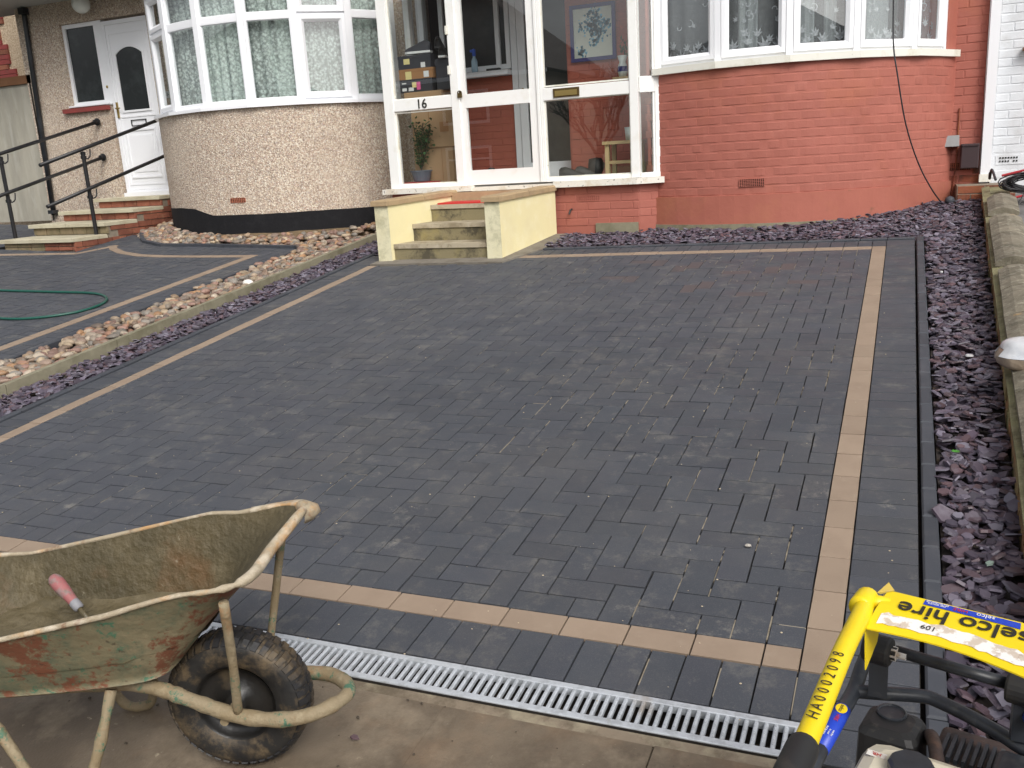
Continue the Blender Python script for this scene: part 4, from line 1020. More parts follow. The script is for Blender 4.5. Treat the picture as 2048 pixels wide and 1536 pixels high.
iw = empty('side_window', (-4.4, 7.3, 2.3), parent=h16)
q = MB(); rect_frame(q, Matrix.Identity(4), -4.72, -3.88, 2.34, 3.45, .05, 7.27, 7.33); q.box(-4.05, -4.0, 7.268, 7.33, 2.39, 3.4); q.build('frame', upvc_m, iw)
q = MB(); q.box(-4.8, -3.88, 7.17, 7.30, 2.275, 2.325); q.build('sill', upvc_m, iw)
q = MB(); q.box(-4.68, -3.92, 7.30, 7.31, 2.38, 3.4); q.build('pane', frost_m, iw)
q = MB(); q.box(-4.96, -4.88, 7.2, 7.3, 1.1, 3.45); q.box(-5.12, -5.05, 7.2, 7.3, 1.1, 3.45); q.build('corner_trim', upvc_m, iw)

# steps of number 16
st = empty('entrance_steps', (-3.8, 5.1, gz(-3.8, 5.1)), 'three stone steps between low cream walls leading up to the porch', 'steps')
lf = lambda y: -4.29 + (y - 5.1) * .22; rt = lambda y: -3.30 + (y - 5.1) * .15
def stepprism(y0, y1, z0, z1, mat, name, ov=0, xo=0):
    q = MB(); pl = [(lf(y0) + .002 - xo, y0 - ov), (rt(y0) - .002 + xo, y0 - ov), (rt(y1) - .002, y1), (lf(y1) + .002, y1)]; q.prism(pl, z0, z1); q.build(name, mat, st)
for (y, z, zp) in ((5.14, .672, .5), (5.42, .833, .65), (5.70, .992, .80)):
    stepprism(y, 6.12, zp, z - .042, riser_m, 'riser'); stepprism(y, 6.13, z - .041, z, tread_m, 'tread', ov=.012)
stepprism(6.02, 6.13, .99, 1.088, cope_m, 'threshold')
for (f0, f1, b0, b1) in ((-4.43, -4.29, -4.21, -4.07), (-3.30, -3.16, -3.15, -3.01)):
    q = MB(); q.prism([(f0, 5.10), (f1, 5.10), (b1, 6.12), (b0, 6.12)], .40, 1.03)
    for k, v in enumerate(q.v):
        if v[2] > 1 and v[1] > 6: q.v[k] = (v[0], v[1], 1.062)
    q.build('side_wall', cream_m, st)
    q = MB(); q.prism([(f0 - .001, 5.094), (f1 + .001, 5.094), (f1 + .001, 5.102), (f0 - .001, 5.102)], .50, 1.029); q.build('wall_end', pierfront_m, st)
    for k in range(2):
        ya, yb = 5.07 + k * .53, 5.07 + (k + 1) * .53 - .004; ta, tb = (ya - 5.1) / 1.02, (yb - 5.1) / 1.02
        q = MB(); z0 = 1.031
        pl = [(f0 + (b0 - f0) * ta - .018, ya), (f1 + (b1 - f1) * ta + .018, ya), (f1 + (b1 - f1) * tb + .018, yb), (f0 + (b0 - f0) * tb - .018, yb)]
        zs = [z0 + .032 * ta, z0 + .032 * ta, z0 + .032 * tb, z0 + .032 * tb]
        lo = [Vector((p[0], p[1], z)) for p, z in zip(pl, zs)]; hi = [v + Vector((0, 0, .04)) for v in lo]; cen = sum(hi, Vector()) / 4
        tp = [v + Vector(((cen.x - v.x) * .12, (cen.y - v.y) * .03, .012)) for v in hi]
        q.add(lo + hi + tp, [(3, 2, 1, 0), (8, 9, 10, 11)] + [(i, (i + 1) % 4, 4 + (i + 1) % 4, 4 + i) for i in range(4)] + [(4 + i, 4 + (i + 1) % 4, 8 + (i + 1) % 4, 8 + i) for i in range(4)])
        q.build('coping', cope_m, st)
b = MB(); b.box(-4.08, -3.33, 5.695, 5.99, .9925, 1.008); tag(b.build('doormat', matred_m), 'red rubber mat on the top porch step', 'doormat')

# ------------------------------------------------------------------ things in the porch
def bx(name, dims, mat, label, cat, rz=0, parts=(), group=None):
    x, y, z, w, d, h = dims; e = empty(name, (x, y, z), label, cat, group)
    m = Matrix.Translation((x, y, z)) @ Matrix.Rotation(rz, 4, 'Z')
    q = MB(); q.box(-w / 2, w / 2, -d / 2, d / 2, 0, h, m); q.build('carton', mat, e)
    for (px_, pz_, pw, ph, pm_, pn) in parts:
        q = MB(); q.box(px_ - pw / 2, px_ + pw / 2, -d / 2 - .003, -d / 2 - .0005, pz_ - ph / 2, pz_ + ph / 2, m); q.build(pn, pm_, e)
    q = MB(); q.box(-w / 2 - .003, w / 2 + .003, -d / 2 - .0035, d / 2 + .003, h * .78, h + .003, m)
    if 'shoe' in name: q.build('lid', mat, e)
    return e
bx('cardboard_box', (-4.50, 6.68, 1.151, .46, .38, .40), card_m, 'large brown carton on the porch floor, bottom of the stack', 'box', 0, [(.1, .2, .004, .38, card_tan, 'seam')])
bx('cardboard_box', (-4.47, 6.66, 1.552, .50, .38, .40), card_m, 'large brown carton in the middle of the porch stack', 'box', .05, [(.12, .2, .1, .1, card_tan, 'patch'), (-.05, .2, .006, .38, card_tan, 'seam')])
bx('cardboard_box', (-4.55, 6.62, 1.954, .44, .34, .165), card_m, 'flat brown carton with white label below the shoe boxes', 'box', 0, [(-.13, .07, .1, .06, whitepaper, 'label')])
bx('shoe_box', (-4.63, 6.62, 2.122, .38, .3, .125), card_dark, 'dark shoe box with pink and white prints, lowest shoe box', 'shoe box', 0, [(-.14, .03, .05, .03, whitepaper, 'label'), (-.06, .03, .06, .035, whitepaper, 'label'), (.03, .06, .045, .08, pink_m, 'print'), (-.02, .08, .05, .07, yellowish, 'note'), (-.14, .1, .05, .03, whitepaper, 'label')])
bx('shoe_box', (-4.62, 6.62, 2.25, .40, .3, .10), card_tan, 'orange-brown shoe box with yellow note, between two dark boxes', 'shoe box', 0, [(-.09, .05, .07, .1, yellowish, 'note'), (.12, .04, .06, .06, whitepaper, 'label')])
bx('shoe_box', (-4.63, 6.62, 2.353, .38, .3, .13), card_dark, 'dark blue shoe box with yellow note, topmost of the stack', 'shoe box', 0, [(-.09, .08, .07, .065, yellowish, 'note'), (.1, .03, .05, .05, whitepaper, 'label')])
bx('shoe_box', (-4.31, 6.64, 2.122, .17, .3, .30), card_dark, 'narrow black box standing right of the shoe box stack', 'shoe box', 0)
def shoe(name, c, rz, ln, mat, sole, label):
    e = empty(name, c, label, 'shoe'); m = Matrix.Translation(c) @ Matrix.Rotation(rz, 4, 'Z')
    prof = [(-.5, .035, .30, .09), (-.42, .042, .42, .115), (-.25, .045, .36, .12), (-.05, .045, .25, .10), (.15, .05, .1, .075), (.35, .052, .02, .055), (.48, .03, 0, .035)]
    q = MB(); rings = []
    for t, w, o, h in prof:
        rings.append([m @ Vector((t * ln, w * math.cos(a) * .9, .018 + max(0, math.sin(a)) * h * .9 if math.sin(a) > 0 else .018)) for a in [k * PI / 6 for k in range(7)]])
    vs = [p for r_ in rings for p in r_]; fs = [(i * 7 + k, i * 7 + k + 1, (i + 1) * 7 + k + 1, (i + 1) * 7 + k) for i in range(len(prof) - 1) for k in range(6)]
    fs += [tuple(range(7)), tuple((len(prof) - 1) * 7 + k for k in range(6, -1, -1))]
    q.add(vs, fs); q.build('upper', mat, e, smooth=True)
    q = MB(); pl = [(t * ln, -w * .95) for t, w, o, h in prof] + [(t * ln, w * .95) for t, w, o, h in prof[::-1]]; q.prism(pl, 0, .022, m=m); q.build('sole', sole, e)
shoe('shoe', (-4.60, 6.52, 2.50), PI + .1, .29, card_dark, whitepaper, 'black trainer with white sole lying on top of the shoe boxes')
shoe('shoe', (-4.40, 6.62, 2.53), 1.9, .27, black_rubber, black_rubber, 'black shoe behind the white-soled trainer on the boxes')
shoe('shoe', (-4.33, 6.56, 2.43), PI / 2 + .3, .26, black_rubber, whitepaper, 'dark shoe on the narrow black box at the right of the stack')
shoe('shoe', (-2.93, 6.42, 1.151), .3, .26, black_rubber, black_rubber, 'black shoe on the porch floor below the letterbox, left one')
shoe('shoe', (-2.80, 6.50, 1.151), .5, .24, black_rubber, black_rubber, 'black shoe on the porch floor nearest the black bag')
# plants
def plant(c, h, spread, label, potm, n=70, seed=1, ph=.14, pr_=.1):
    e = empty('pot_plant', c, label, 'plant'); rr_ = random.Random(seed)
    q = MB(); q.lathe([(0, 0), (pr_ * .75, 0), (pr_, ph), (pr_ * 1.08, ph), (pr_ * 1.08, ph + .012), (pr_ * .9, ph + .012), (0, ph)], c, seg=16); q.build('pot', potm, e, smooth=False)
    q = MB(); s_ = MB(); top = Vector(c) + Vector((0, 0, ph))
    for k in range(7):
        tip = top + Vector((rr_.uniform(-1, 1) * spread, rr_.uniform(-1, 1) * spread * .6, h * rr_.uniform(.5, 1)))
        mid = top.lerp(tip, .5) + Vector((rr_.uniform(-.03, .03), 0, .03)); path = smooth_path([top, mid, tip], 4); s_.tube(path, .004, 5)
        for _ in range(n // 7):
            p = path[rr_.randint(2, len(path) - 1)] + Vector((rr_.gauss(0, .03), rr_.gauss(0, .03), rr_.gauss(0, .03))); L = rr_.uniform(.025, .055)
            mm = Matrix.Translation(p) @ Matrix.Rotation(rr_.uniform(0, 6.3), 4, 'Z') @ Matrix.Rotation(rr_.uniform(-.9, .9), 4, 'X')
            q.add([mm @ Vector(v) for v in ((0, 0, 0), (-.35 * L, .4 * L, .1 * L), (0, L, 0), (.35 * L, .4 * L, .1 * L))], [(0, 1, 2), (0, 2, 3)])
    s_.build('stem', bark_m, e); q.build('foliage', leaf_m, e, kind='stuff')
plant((-4.60, 6.38, 1.21), .50, .16, 'leafy green plant in a grey pot at the left end of the porch floor', pot_m, 420, 5, .1, .11)
q = MB(); q.box(-4.76, -4.42, 6.26, 6.46, 1.151, 1.205); tag(q.build('plant_tray', potred_m), 'red plastic tray under the leafy plant in the porch', 'tray')
# stool
sl = empty('stool', (-2.42, 6.52, 1.15), 'pale pine stool in the right corner of the porch', 'stool')
q = MB(); q.box(-2.60, -2.24, 6.38, 6.68, 1.465, 1.495); q.build('seat', pine_m, sl)
for x_ in (-2.58, -2.29):
    for y_ in (6.40, 6.63): q = MB(); q.box(x_, x_ + .04, y_, y_ + .04, 1.15, 1.465); q.build('leg', pine_m, sl)
q = MB(); q.box(-2.54, -2.29, 6.41, 6.43, 1.28, 1.31); q.build('stretcher', pine_m, sl)
tb = empty('tub', (-2.30, 6.45, 1.5), 'white tub standing on the pine stool', 'tub')
q = MB(); q.lathe([(0, 0), (.065, 0), (.075, .12), (.07, .12), (.06, .01), (0, .01)], (-2.32, 6.47, 1.496), seg=18); q.build('body', tubwhite_m, tb, smooth=True)
q = MB(); q.box(-2.33, -2.25, 6.53, 6.535, 1.6, 1.70); q.build('card', whitepaper, tb)
q = MB(); rr = random.Random(3)
q.add([Vector((-2.72, 6.55, 1.25)) + Vector((p.x * .085, p.y * .06, p.z * .10 + (.03 if p.z > .5 and p.x < 0 else 0))) * (1 + .3 * noise.noise(p * 2)) for p in IV], IF)
tag(q.build('bag', black_rubber, smooth=True), 'crumpled black bag on the porch floor left of the pine stool', 'bag')
q = MB(); q.add([Vector((-4.01, 6.85, 1.23)) + Vector((p.x * .07, p.y * .06, p.z * .08)) * (1 + .2 * noise.noise(p * 2)) for p in IV], IF)
tag(q.build('bag', black_rubber, smooth=True), 'small black bag on the porch floor behind the glazed door', 'bag')
# bottle on sill
bt = empty('spray_bottle', (-4.29, 7.22, 2.326), 'clear spray bottle with blue cap on the inner white sill', 'bottle')
q = MB(); q.lathe([(0, 0), (.032, 0), (.036, .03), (.034, .12), (.016, .16), (.016, .18)], (-4.29, 7.22, 2.326), seg=14); q.build('body', bottle_m, bt, smooth=True)
q = MB(); q.lathe([(.018, .17), (.02, .2), (.02, .24), (0, .25)], (-4.29, 7.22, 2.326), seg=12); q.box(-4.33, -4.28, 7.205, 7.235, 2.54, 2.565); q.build('cap', blue_plastic, bt)
q = MB(); q.box(-4.14, -3.99, 7.19, 7.25, 2.326, 2.35); tag(q.build('glasses_case', black_rubber), 'flat black case lying on the inner white sill', 'case')
# picture
pc = empty('framed_picture', (-2.85, 6.97, 2.28), 'blue flower print in a navy frame hanging in the porch', 'picture')
PX0, PX1, PZ0, PZ1, PY = -3.075, -2.60, 2.30, 2.84, 6.955
q = MB(); rect_frame(q, Matrix.Identity(4), PX0, PX1, PZ0, PZ1, .035, PY - .012, PY + .015); q.build('frame', navy_m, pc)
q = MB(); q.box(PX0 + .03, PX1 - .03, PY, PY + .01, PZ0 + .03, PZ1 - .03); q.build('print', paper_m, pc)
q = MB(); rr = random.Random(9)
blobs = [(-2.83, 2.65, .12, 150), (-2.79, 2.57, .10, 90), (-2.84, 2.74, .06, 40), (-2.96, 2.40, .05, 46), (-2.83, 2.47, .035, 18), (-2.70, 2.66, .05, 30), (-2.97, 2.62, .03, 14)]
for bx_, bz_, br, n in blobs:
    for _ in range(n):
        cx_, cz_ = bx_ + rr.gauss(0, br * .5), bz_ + rr.gauss(0, br * .5); s_ = rr.uniform(.005, .013)
        k = 7; q.add([(cx_, PY - .001, cz_)] + [(cx_ + s_ * (1 + .35 * (i % 2)) * math.cos(i * 2 * PI / k), PY - .001, cz_ + s_ * (1 + .35 * (i % 2)) * math.sin(i * 2 * PI / k)) for i in range(k)], [(0, i + 1, (i + 1) % k + 1) for i in range(k)])
q.build('painted_flowers', bluepaint, pc, kind='stuff')
vz = empty('vase', (-2.50, 6.7, 2.15), 'white vase with blue print and green stems behind the right porch window', 'vase')
q = MB(); q.lathe([(0, 0), (.035, 0), (.05, .05), (.045, .1), (.03, .14), (.05, .2), (.045, .2), (0, .12)], (-2.48, 6.75, 2.10), seg=16); q.build('body', tubwhite_m, vz, smooth=True)
q = MB(); q.lathe([(.0505, .05), (.0475, .1)], (-2.48, 6.75, 2.10), seg=16); q.build('blue_print', navy_m, vz)
q = MB(); rr = random.Random(2)
for _ in range(40):
    p = Vector((-2.47 + rr.gauss(0, .02), 6.75 + rr.gauss(0, .02), 2.32 + rr.uniform(-.04, .13))); L = .05
    mm = Matrix.Translation(p) @ Matrix.Rotation(rr.uniform(0, 6.3), 4, 'Z') @ Matrix.Rotation(rr.uniform(-.3, 1.2), 4, 'X')
    q.add([mm @ Vector(v) for v in ((0, 0, 0), (-.01, .4 * L, 0), (0, L, 0), (.01, .4 * L, 0))], [(0, 1, 2), (0, 2, 3)])
q.build('stems', leaf_m, vz)
sv = MB(); sv.box(-2.56, -2.40, 6.66, 6.85, 2.085, 2.099); sv.box(-2.56, -2.545, 6.84, 6.975, 2.03, 2.085); sv.box(-2.43, -2.415, 6.84, 6.975, 2.03, 2.085); sv.box(-2.56, -2.40, 6.85, 6.975, 2.0855, 2.0995)
tag(sv.build('wall_shelf', pine_m), 'small shelf under the vase in the porch', 'shelf')

# ------------------------------------------------------------------ house 14 (pebbledash)
h14 = empty('terraced_house', (-7, 7.3, .8), 'pebbledashed house with white curved bay window, number 14, left of the porch', 'house')
b = arc_body(CX14, -68.9, 68.9, RB - .25, RB, .93, 2.10, 3); b.build('bay_wall', pdash_m, h14)
# black damp band with uneven top edge
n = 60; q = MB(); vs = []
for i in range(n + 1):
    a = -68.9 + 137.8 * i / n; zt = .945 + .003 * math.sin(i * .45) + .006 * noise.noise(Vector((i * .3, 0, 1))) + (.09 if a < -17 else .09 * max(0, (-6 - a) / 11) if a < -6 else 0)
    x, y = apt(CX14, a, RB + .006); x2, y2 = apt(CX14, a, RB + .007); x3, y3 = apt(CX14, a, RB - .1)
    vs += [(x2, y2, .35), (x, y, zt), (x3, y3, zt)]
q.add(vs, [(i * 3 + k, (i + 1) * 3 + k, (i + 1) * 3 + k + 1, i * 3 + k + 1) for i in range(n) for k in range(2)]); q.build('damp_course', bitumen_m, h14)
q = MB(); vs = []
for i in range(n + 1):
    a = -68.9 + 137.8 * i / n; zt = gz14(-7, 6.2) + .055 + .012 * noise.noise(Vector((i * .25, 4, 1)))
    for rr_, zz in ((RB + .06, .4), (RB + .055, zt), (RB + .03, zt + .025), (RB - .05, zt + .03)): vs.append((*apt(CX14, a, rr_), zz))
q.add(vs, [(i * 4 + k, (i + 1) * 4 + k, (i + 1) * 4 + k + 1, i * 4 + k + 1) for i in range(n) for k in range(3)]); q.build('footing', M('brown_footing', (.16, .11, .06), [((.09, .065, .04), 7, .45, .65, .7)], rough=.9, bump=(40, .6, .01)), h14, smooth=True)
MU14 = [-58, -40, -22, -4, 14, 32, 50, 67]
win14 = empty('bay_window', apt(CX14, 10, RB) + (2.14,), parent=h14)
pts = [apt(CX14, a, RB + .06) for a in MU14]; inn = [apt(CX14, a, RB - .2) for a in MU14]
q = MB()
for i in range(len(pts) - 1): q.prism([pts[i], pts[i + 1], inn[i + 1], inn[i]], 2.095, 2.130)
q.build('sill', upvc_m, win14)
for i in range(len(MU14) - 1):
    facet_window(win14, apt(CX14, MU14[i], RWN), apt(CX14, MU14[i + 1], RWN), 2.131, 3.45, 3.035, (i in (2 - 1, 5, 1), i in (1, 5)), fw=.045, sw=.055)
corner_posts(win14, [(*apt(CX14, a, RWN + .004), a) for a in MU14], 2.131, 3.45, upvc_m, .034)
b = arc_body(CX14, -68.9, 68.9, RB - .25, RB, 3.45, 6.2); b.build('upper_bay_wall', pdash_m, h14)
DX0, DX1, DZ0, DZ1 = -9.72, -8.91, 1.215, 3.44
for w_ in ((-11.2, -10.42, .4, 6.2), (-10.42, DX0 - .03, .4, 2.40), (-10.42, DX1, 3.47, 6.2), (DX1, -8.6, .4, 6.2), (-5.35, -4.95, .4, 6.2)):
    b = MB(); b.box(w_[0], w_[1], 7.30, 7.5, w_[2], w_[3]); b.build('front_wall', pdash_m, h14)
b = MB(); b.box(-8.78, -8.6, 7.27, 7.31, .6, 1.0); b.build('damp_course', bitumen_m, h14)
# door
d = empty('front_door', (-9.3, 7.3, 1.2), parent=h14)
q = MB(); rect_frame(q, Matrix.Identity(4), DX0, DX1, DZ0, DZ1, .05, 7.335, 7.40); q.box(DX0 + .01, DX1 - .01, 7.27, 7.33, DZ0 - .03, DZ0 + .02); q.build('door_frame', upvc_m, d)
q = MB(); q.box(DX0 + .052, DX1 - .052, 7.345, 7.385, DZ0 + .052, DZ1 - .052)
# raised mouldings round panels
a0, a1 = DX0 + .12, DX1 - .12
for z0_, z1_ in ((1.42, 2.06),):
    rect_frame(q, Matrix.Identity(4), a0 + .02, a1 - .02, z0_, z1_, .022, 7.332, 7.344); q.box(a0 + .09, a1 - .09, 7.336, 7.344, z0_ + .08, z1_ - .08)
q.box(a0 - .02, a1 + .02, 7.337, 7.344, 2.215, 2.235); q.box(a0 - .02, a1 + .02, 7.337, 7.344, 1.33, 1.345); q.box(a0 - .02, a1 + .02, 7.337, 7.344, 3.27, 3.285); q.box(a0 - .035, a0 - .02, 7.337, 7.344, 1.33, 3.285); q.box(a1 + .02, a1 + .035, 7.337, 7.344, 1.33, 3.285)
q.build('door_leaf', upvc_m, d)
def arch(x0, x1, z0, zs, rise, n=10): return [(x0, z0), (x1, z0)] + [(x1 + (x0 - x1) * i / n, zs + rise * (1 - ((2 * i / n) - 1) ** 2)) for i in range(n + 1)]
out_ = arch(a0 + .035, a1 - .035, 2.28, 3.03, .09); in_ = arch(a0 + .06, a1 - .06, 2.305, 3.01, .085)
q = MB(); nn = len(out_); q.add([(x, 7.343, z) for x, z in out_] + [(x, 7.330, z) for x, z in out_] + [(x, 7.330, z) for x, z in in_] + [(x, 7.341, z) for x, z in in_], [(k * nn + i, k * nn + (i + 1) % nn, (k + 1) * nn + (i + 1) % nn, (k + 1) * nn + i) for k in range(3) for i in range(nn)]); q.build('glazing_trim', upvc_m, d)
q = MB(); q.add([(x, 7.340, z) for x, z in in_], [tuple(range(nn))]); q.build('pane', frost_m, d)
q = MB(); rect_frame(q, Matrix.Identity(4), -9.45, -9.19, 2.10, 2.18, .008, 7.33, 7.345); q.build('letterbox', black_m, d)
q = MB(); q.box(-9.665, -9.635, 7.325, 7.345, 2.22, 2.42); q.tube([(-9.65, 7.32, 2.34), (-9.65, 7.295, 2.34), (-9.57, 7.29, 2.34)], .009, 8); q.build('handle', brass_m, d)
w = empty('side_window', (-10.1, 7.3, 2.45), parent=h14)
q = MB(); rect_frame(q, Matrix.Identity(4), -10.42, DX0 - .001, 2.42, 3.465, .05, 7.335, 7.40); q.box(-9.86, DX0 - .05, 7.336, 7.40, 2.47, 3.415); q.build('frame', upvc_m, w)
q = MB(); q.box(-10.37, -9.86, 7.36, 7.37, 2.47, 3.415); q.build('pane', frost_m, w)
q = MB(); q.box(-10.46, -9.73, 7.27, 7.335, 2.405, 2.425); q.build('sill', upvc_m, w)
q = MB(); q.box(-10.56, -9.74, 7.24, 7.30, 2.335, 2.39); q.build('tile_sill', redsill_m, w)
q = MB(); q.lathe([(0, 0), (.018, 0), (.018, .006), (0, .008)], (-9.775, 7.335, 2.63), (0, -1, 0), 10); q.build('doorbell', brass_m, w)
np_ = MB(); np_.box(-8.755, -8.645, 7.284, 7.299, 2.405, 2.485); np_ = np_.build('number_plate', whitepaper, h14)
m = Matrix(((1, 0, 0, 0), (0, 0, -1, 0), (0, 1, 0, 0), (0, 0, 0, 1))); m.translation = Vector((-8.70, 7.283, 2.445)); link('number', text_mesh('14', .07, ink_m, .001), np_, m)
ax, ay = apt(CX14, 5.2, RB + .002); air_brick(h14, (ax, ay, 1.108), (math.cos(rad(5.2)), math.sin(rad(5.2))), .19, .05, terra_m, 8, 3)
q = MB(); q.box(-13.2, -8.55, 6.35, 7.6, 3.755, 3.95); q.build('porch_canopy', soffit_m, h14)
q = MB(); q.tube([(-13.2, 6.3, 3.86), (-8.5, 6.3, 3.86)], .05, 10); q.build('gutter', pipe_m, h14)
b = MB(); b.add([(-11.2, 5.75, 6.1), (-5.32, 5.75, 6.1), (-5.32, 11, 9.3), (-11.2, 11, 9.3)], [(0, 1, 2, 3)]); b.build('roof', roof_m, h14)
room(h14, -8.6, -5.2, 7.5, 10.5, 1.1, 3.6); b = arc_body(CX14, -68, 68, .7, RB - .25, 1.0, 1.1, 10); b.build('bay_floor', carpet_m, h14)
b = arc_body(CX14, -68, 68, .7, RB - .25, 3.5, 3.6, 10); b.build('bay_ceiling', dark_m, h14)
# globe
gl = empty('ceiling_lamp', (-9.86, 6.95, 3.7), 'round white globe lamp under the canopy above the neighbouring door', 'lamp')
q = MB(); q.lathe([(0, -.13)] + [(.115 * math.sin(t * PI / 10), -.02 - .115 * math.cos(t * PI / 10)) for t in range(1, 9)] + [(.04, .07)], (-9.78, 7.12, 3.66), seg=20); q.build('globe', globe_m, gl, smooth=True)
q = MB(); q.lathe([(.06, .06), (.06, .095), (0, .095)], (-9.78, 7.12, 3.66), seg=16); q.build('base', soffit_m, gl)
# curtains 14
c14 = empty('net_curtain', apt(CX14, 10, RB - .2) + (2.18,), 'pale green lace curtain behind the bay window of the pebbledashed house', 'net curtain')
q = curtain('lace', CX14, -57, 66, RB - .17, 2.14, 3.42, lace14_m, .012, 34, 8, n=420); q.build('lace', lace14_m, c14, smooth=True)
d14c = empty('drape', apt(CX14, 10, RB - .3) + (2.18,), 'pale green drapes hanging behind the lace curtain of the pebbledashed house', 'curtain')
for a0, a1, fl in ((-9, 2, 0), (3, 11, 0), (16, 20, 1), (24, 30, 0), (54, 64, 0)):
    q = MB(); vs = []; nn = 50
    for iz in range(9):
        for i in range(nn + 1):
            t = i / nn; z = 2.14 + 1.28 * iz / 8; sh = (1 - iz / 8) * 7 * fl; wdt = (a1 - a0) * (1 - .55 * fl * (1 - iz / 8))
            vs.append((*apt(CX14, a0 + sh + wdt * t, RB - .27 + .015 * math.sin(t * (a1 - a0) * 1.7)), z))
    q.add(vs, [(iz * (nn + 1) + i, iz * (nn + 1) + i + 1, (iz + 1) * (nn + 1) + i + 1, (iz + 1) * (nn + 1) + i) for iz in range(8) for i in range(nn)]); q.build('drape_panel', drape14_m, d14c, smooth=True)
# black downpipe + gate + house 12
dp = empty('downpipe', (-11.0, 7.27, .9), 'black downpipe beside the pebbledash wall and the grey board gate', 'downpipe')
q = MB(); q.tube([(-10.97, 7.25, 3.72), (-10.97, 7.25, 3.62), (-11.08, 7.25, .98)], .034, 12); q.build('pipe', pipe_m, dp, smooth=True)
q = MB(); q.box(-11.02, -10.93, 7.2, 7.3, 3.66, 3.74); q.build('bracket', pipe_m, dp)
q = MB(); q.box(-11.13, -11.03, 7.2, 7.3, 1.0, 1.05); q.build('bracket', pipe_m, dp)
gt = empty('side_gate', (-12, 7.35, .95), 'weathered grey board gate with a brown top rail at the far left', 'gate')
q = MB(); q.box(-13.4, -11.13, 7.34, 7.37, .90, 2.79); q.build('board', gate_m, gt)
q = MB(); q.box(-13.4, -11.12, 7.30, 7.41, 2.791, 2.90); q.build('top_rail', brownwood_m, gt)
q = MB(); q.box(-11.165, -11.135, 7.3, 7.339, .9, 2.79); q.build('post', gate_m, gt)
h12 = empty('terraced_house', (-14, 9, .9), 'pale pebbledashed house with red brick quoin seen above the gate at far left', 'house')
b = MB(); b.box(-20, -11.9, 9.02, 9.3, .5, 6.5); b.build('wall', pdash12_m, h12)
for k in range(44):
    z = 1.2 + k * .0775
    xr = -13.62 + (.12 if (k // 4) % 2 else 0) + (.06 if z < 3.35 else 0) + (.16 if z < 3.25 else 0)
    q = MB(); q.box(-15.5, xr, 8.985 + R.uniform(0, .004), 9.02, z, z + .07); q.build('quoin_brick', redsill_m if k % 3 else rawbrick_m, h12)
b = MB(); b.add([(-20, 8.2, 6.4), (-11.6, 8.2, 6.4), (-11.6, 12, 9), (-20, 12, 9)], [(0, 1, 2, 3)]); b.build('roof', roof_m, h12)

# steps of number 14
s14 = empty('entrance_steps', (-9.4, 5.5, .65), 'four brick steps with stone slabs and black handrails up to the neighbouring white door', 'steps')
SX = -8.75
lv = [(5.47, .785, -9.95), (5.97, .925, -10.02), (6.45, 1.055, -10.02), (6.92, 1.185, -9.87)]
for i, (y, z, xl) in enumerate(lv):
    q = MB(); q.box(xl + .03, SX - .012, y + .03, 7.29, .35, z - .046); q.build('core', mortar_m, s14)
    x = xl - .02; k = 0
    ns = 2
    for s_ in range(ns):
        xa = xl - .02 + (SX + .01 - xl + .02) * s_ / ns; xb = xl - .02 + (SX + .01 - xl + .02) * (s_ + 1) / ns - .006
        q = MB(); q.cbox(xa, xb, y - .02, min(y + .50, 7.30), z - .045, z, .006); q.build('tread', tread14_m, s14)
    zb = lv[i - 1][1] if i else gz14(-9.4, y) - .02
    # riser bricks and flank bricks
    nb = int((SX - xl) / .225)
    for r_ in range(2 if i == 0 else 1):
        hh = (z - .046 - zb) / (2 if i == 0 else 1); zz = zb + hh * r_
        x = xl + .03
        while x < SX - .02:
            w_ = min(.215, SX - .005 - x); q = MB(); q.box(x, x + w_, y + .012, y + .04, zz + .005, zz + hh - .005); q.build('brick', mossbrick_m if i == 0 and x < -9.25 or i == 1 else rawbrick_m, s14); x += .225
    y2 = lv[i + 1][0] if i < 3 else 7.29
zc = .60; row = 0
while zc < 1.14:
    y = 5.48 - (.11 if row % 2 else 0)
    while y < 7.28:
        a, e = max(y, 5.48), min(y + .215, 7.285); y += .225
        top = max([z for (yy, z, _) in lv if yy <= a - .0] or [.785]) - .046
        if zc + .03 > top or e - a < .03: continue
        if zc + .065 < gz14(SX, (a + e) / 2) - .03: continue
        q = MB(); q.box(SX - .02, SX + R.uniform(-.002, .002), a, e, zc, min(zc + .066, top)); q.build('brick', rawbrick_m, s14)
    zc += .0755; row += 1
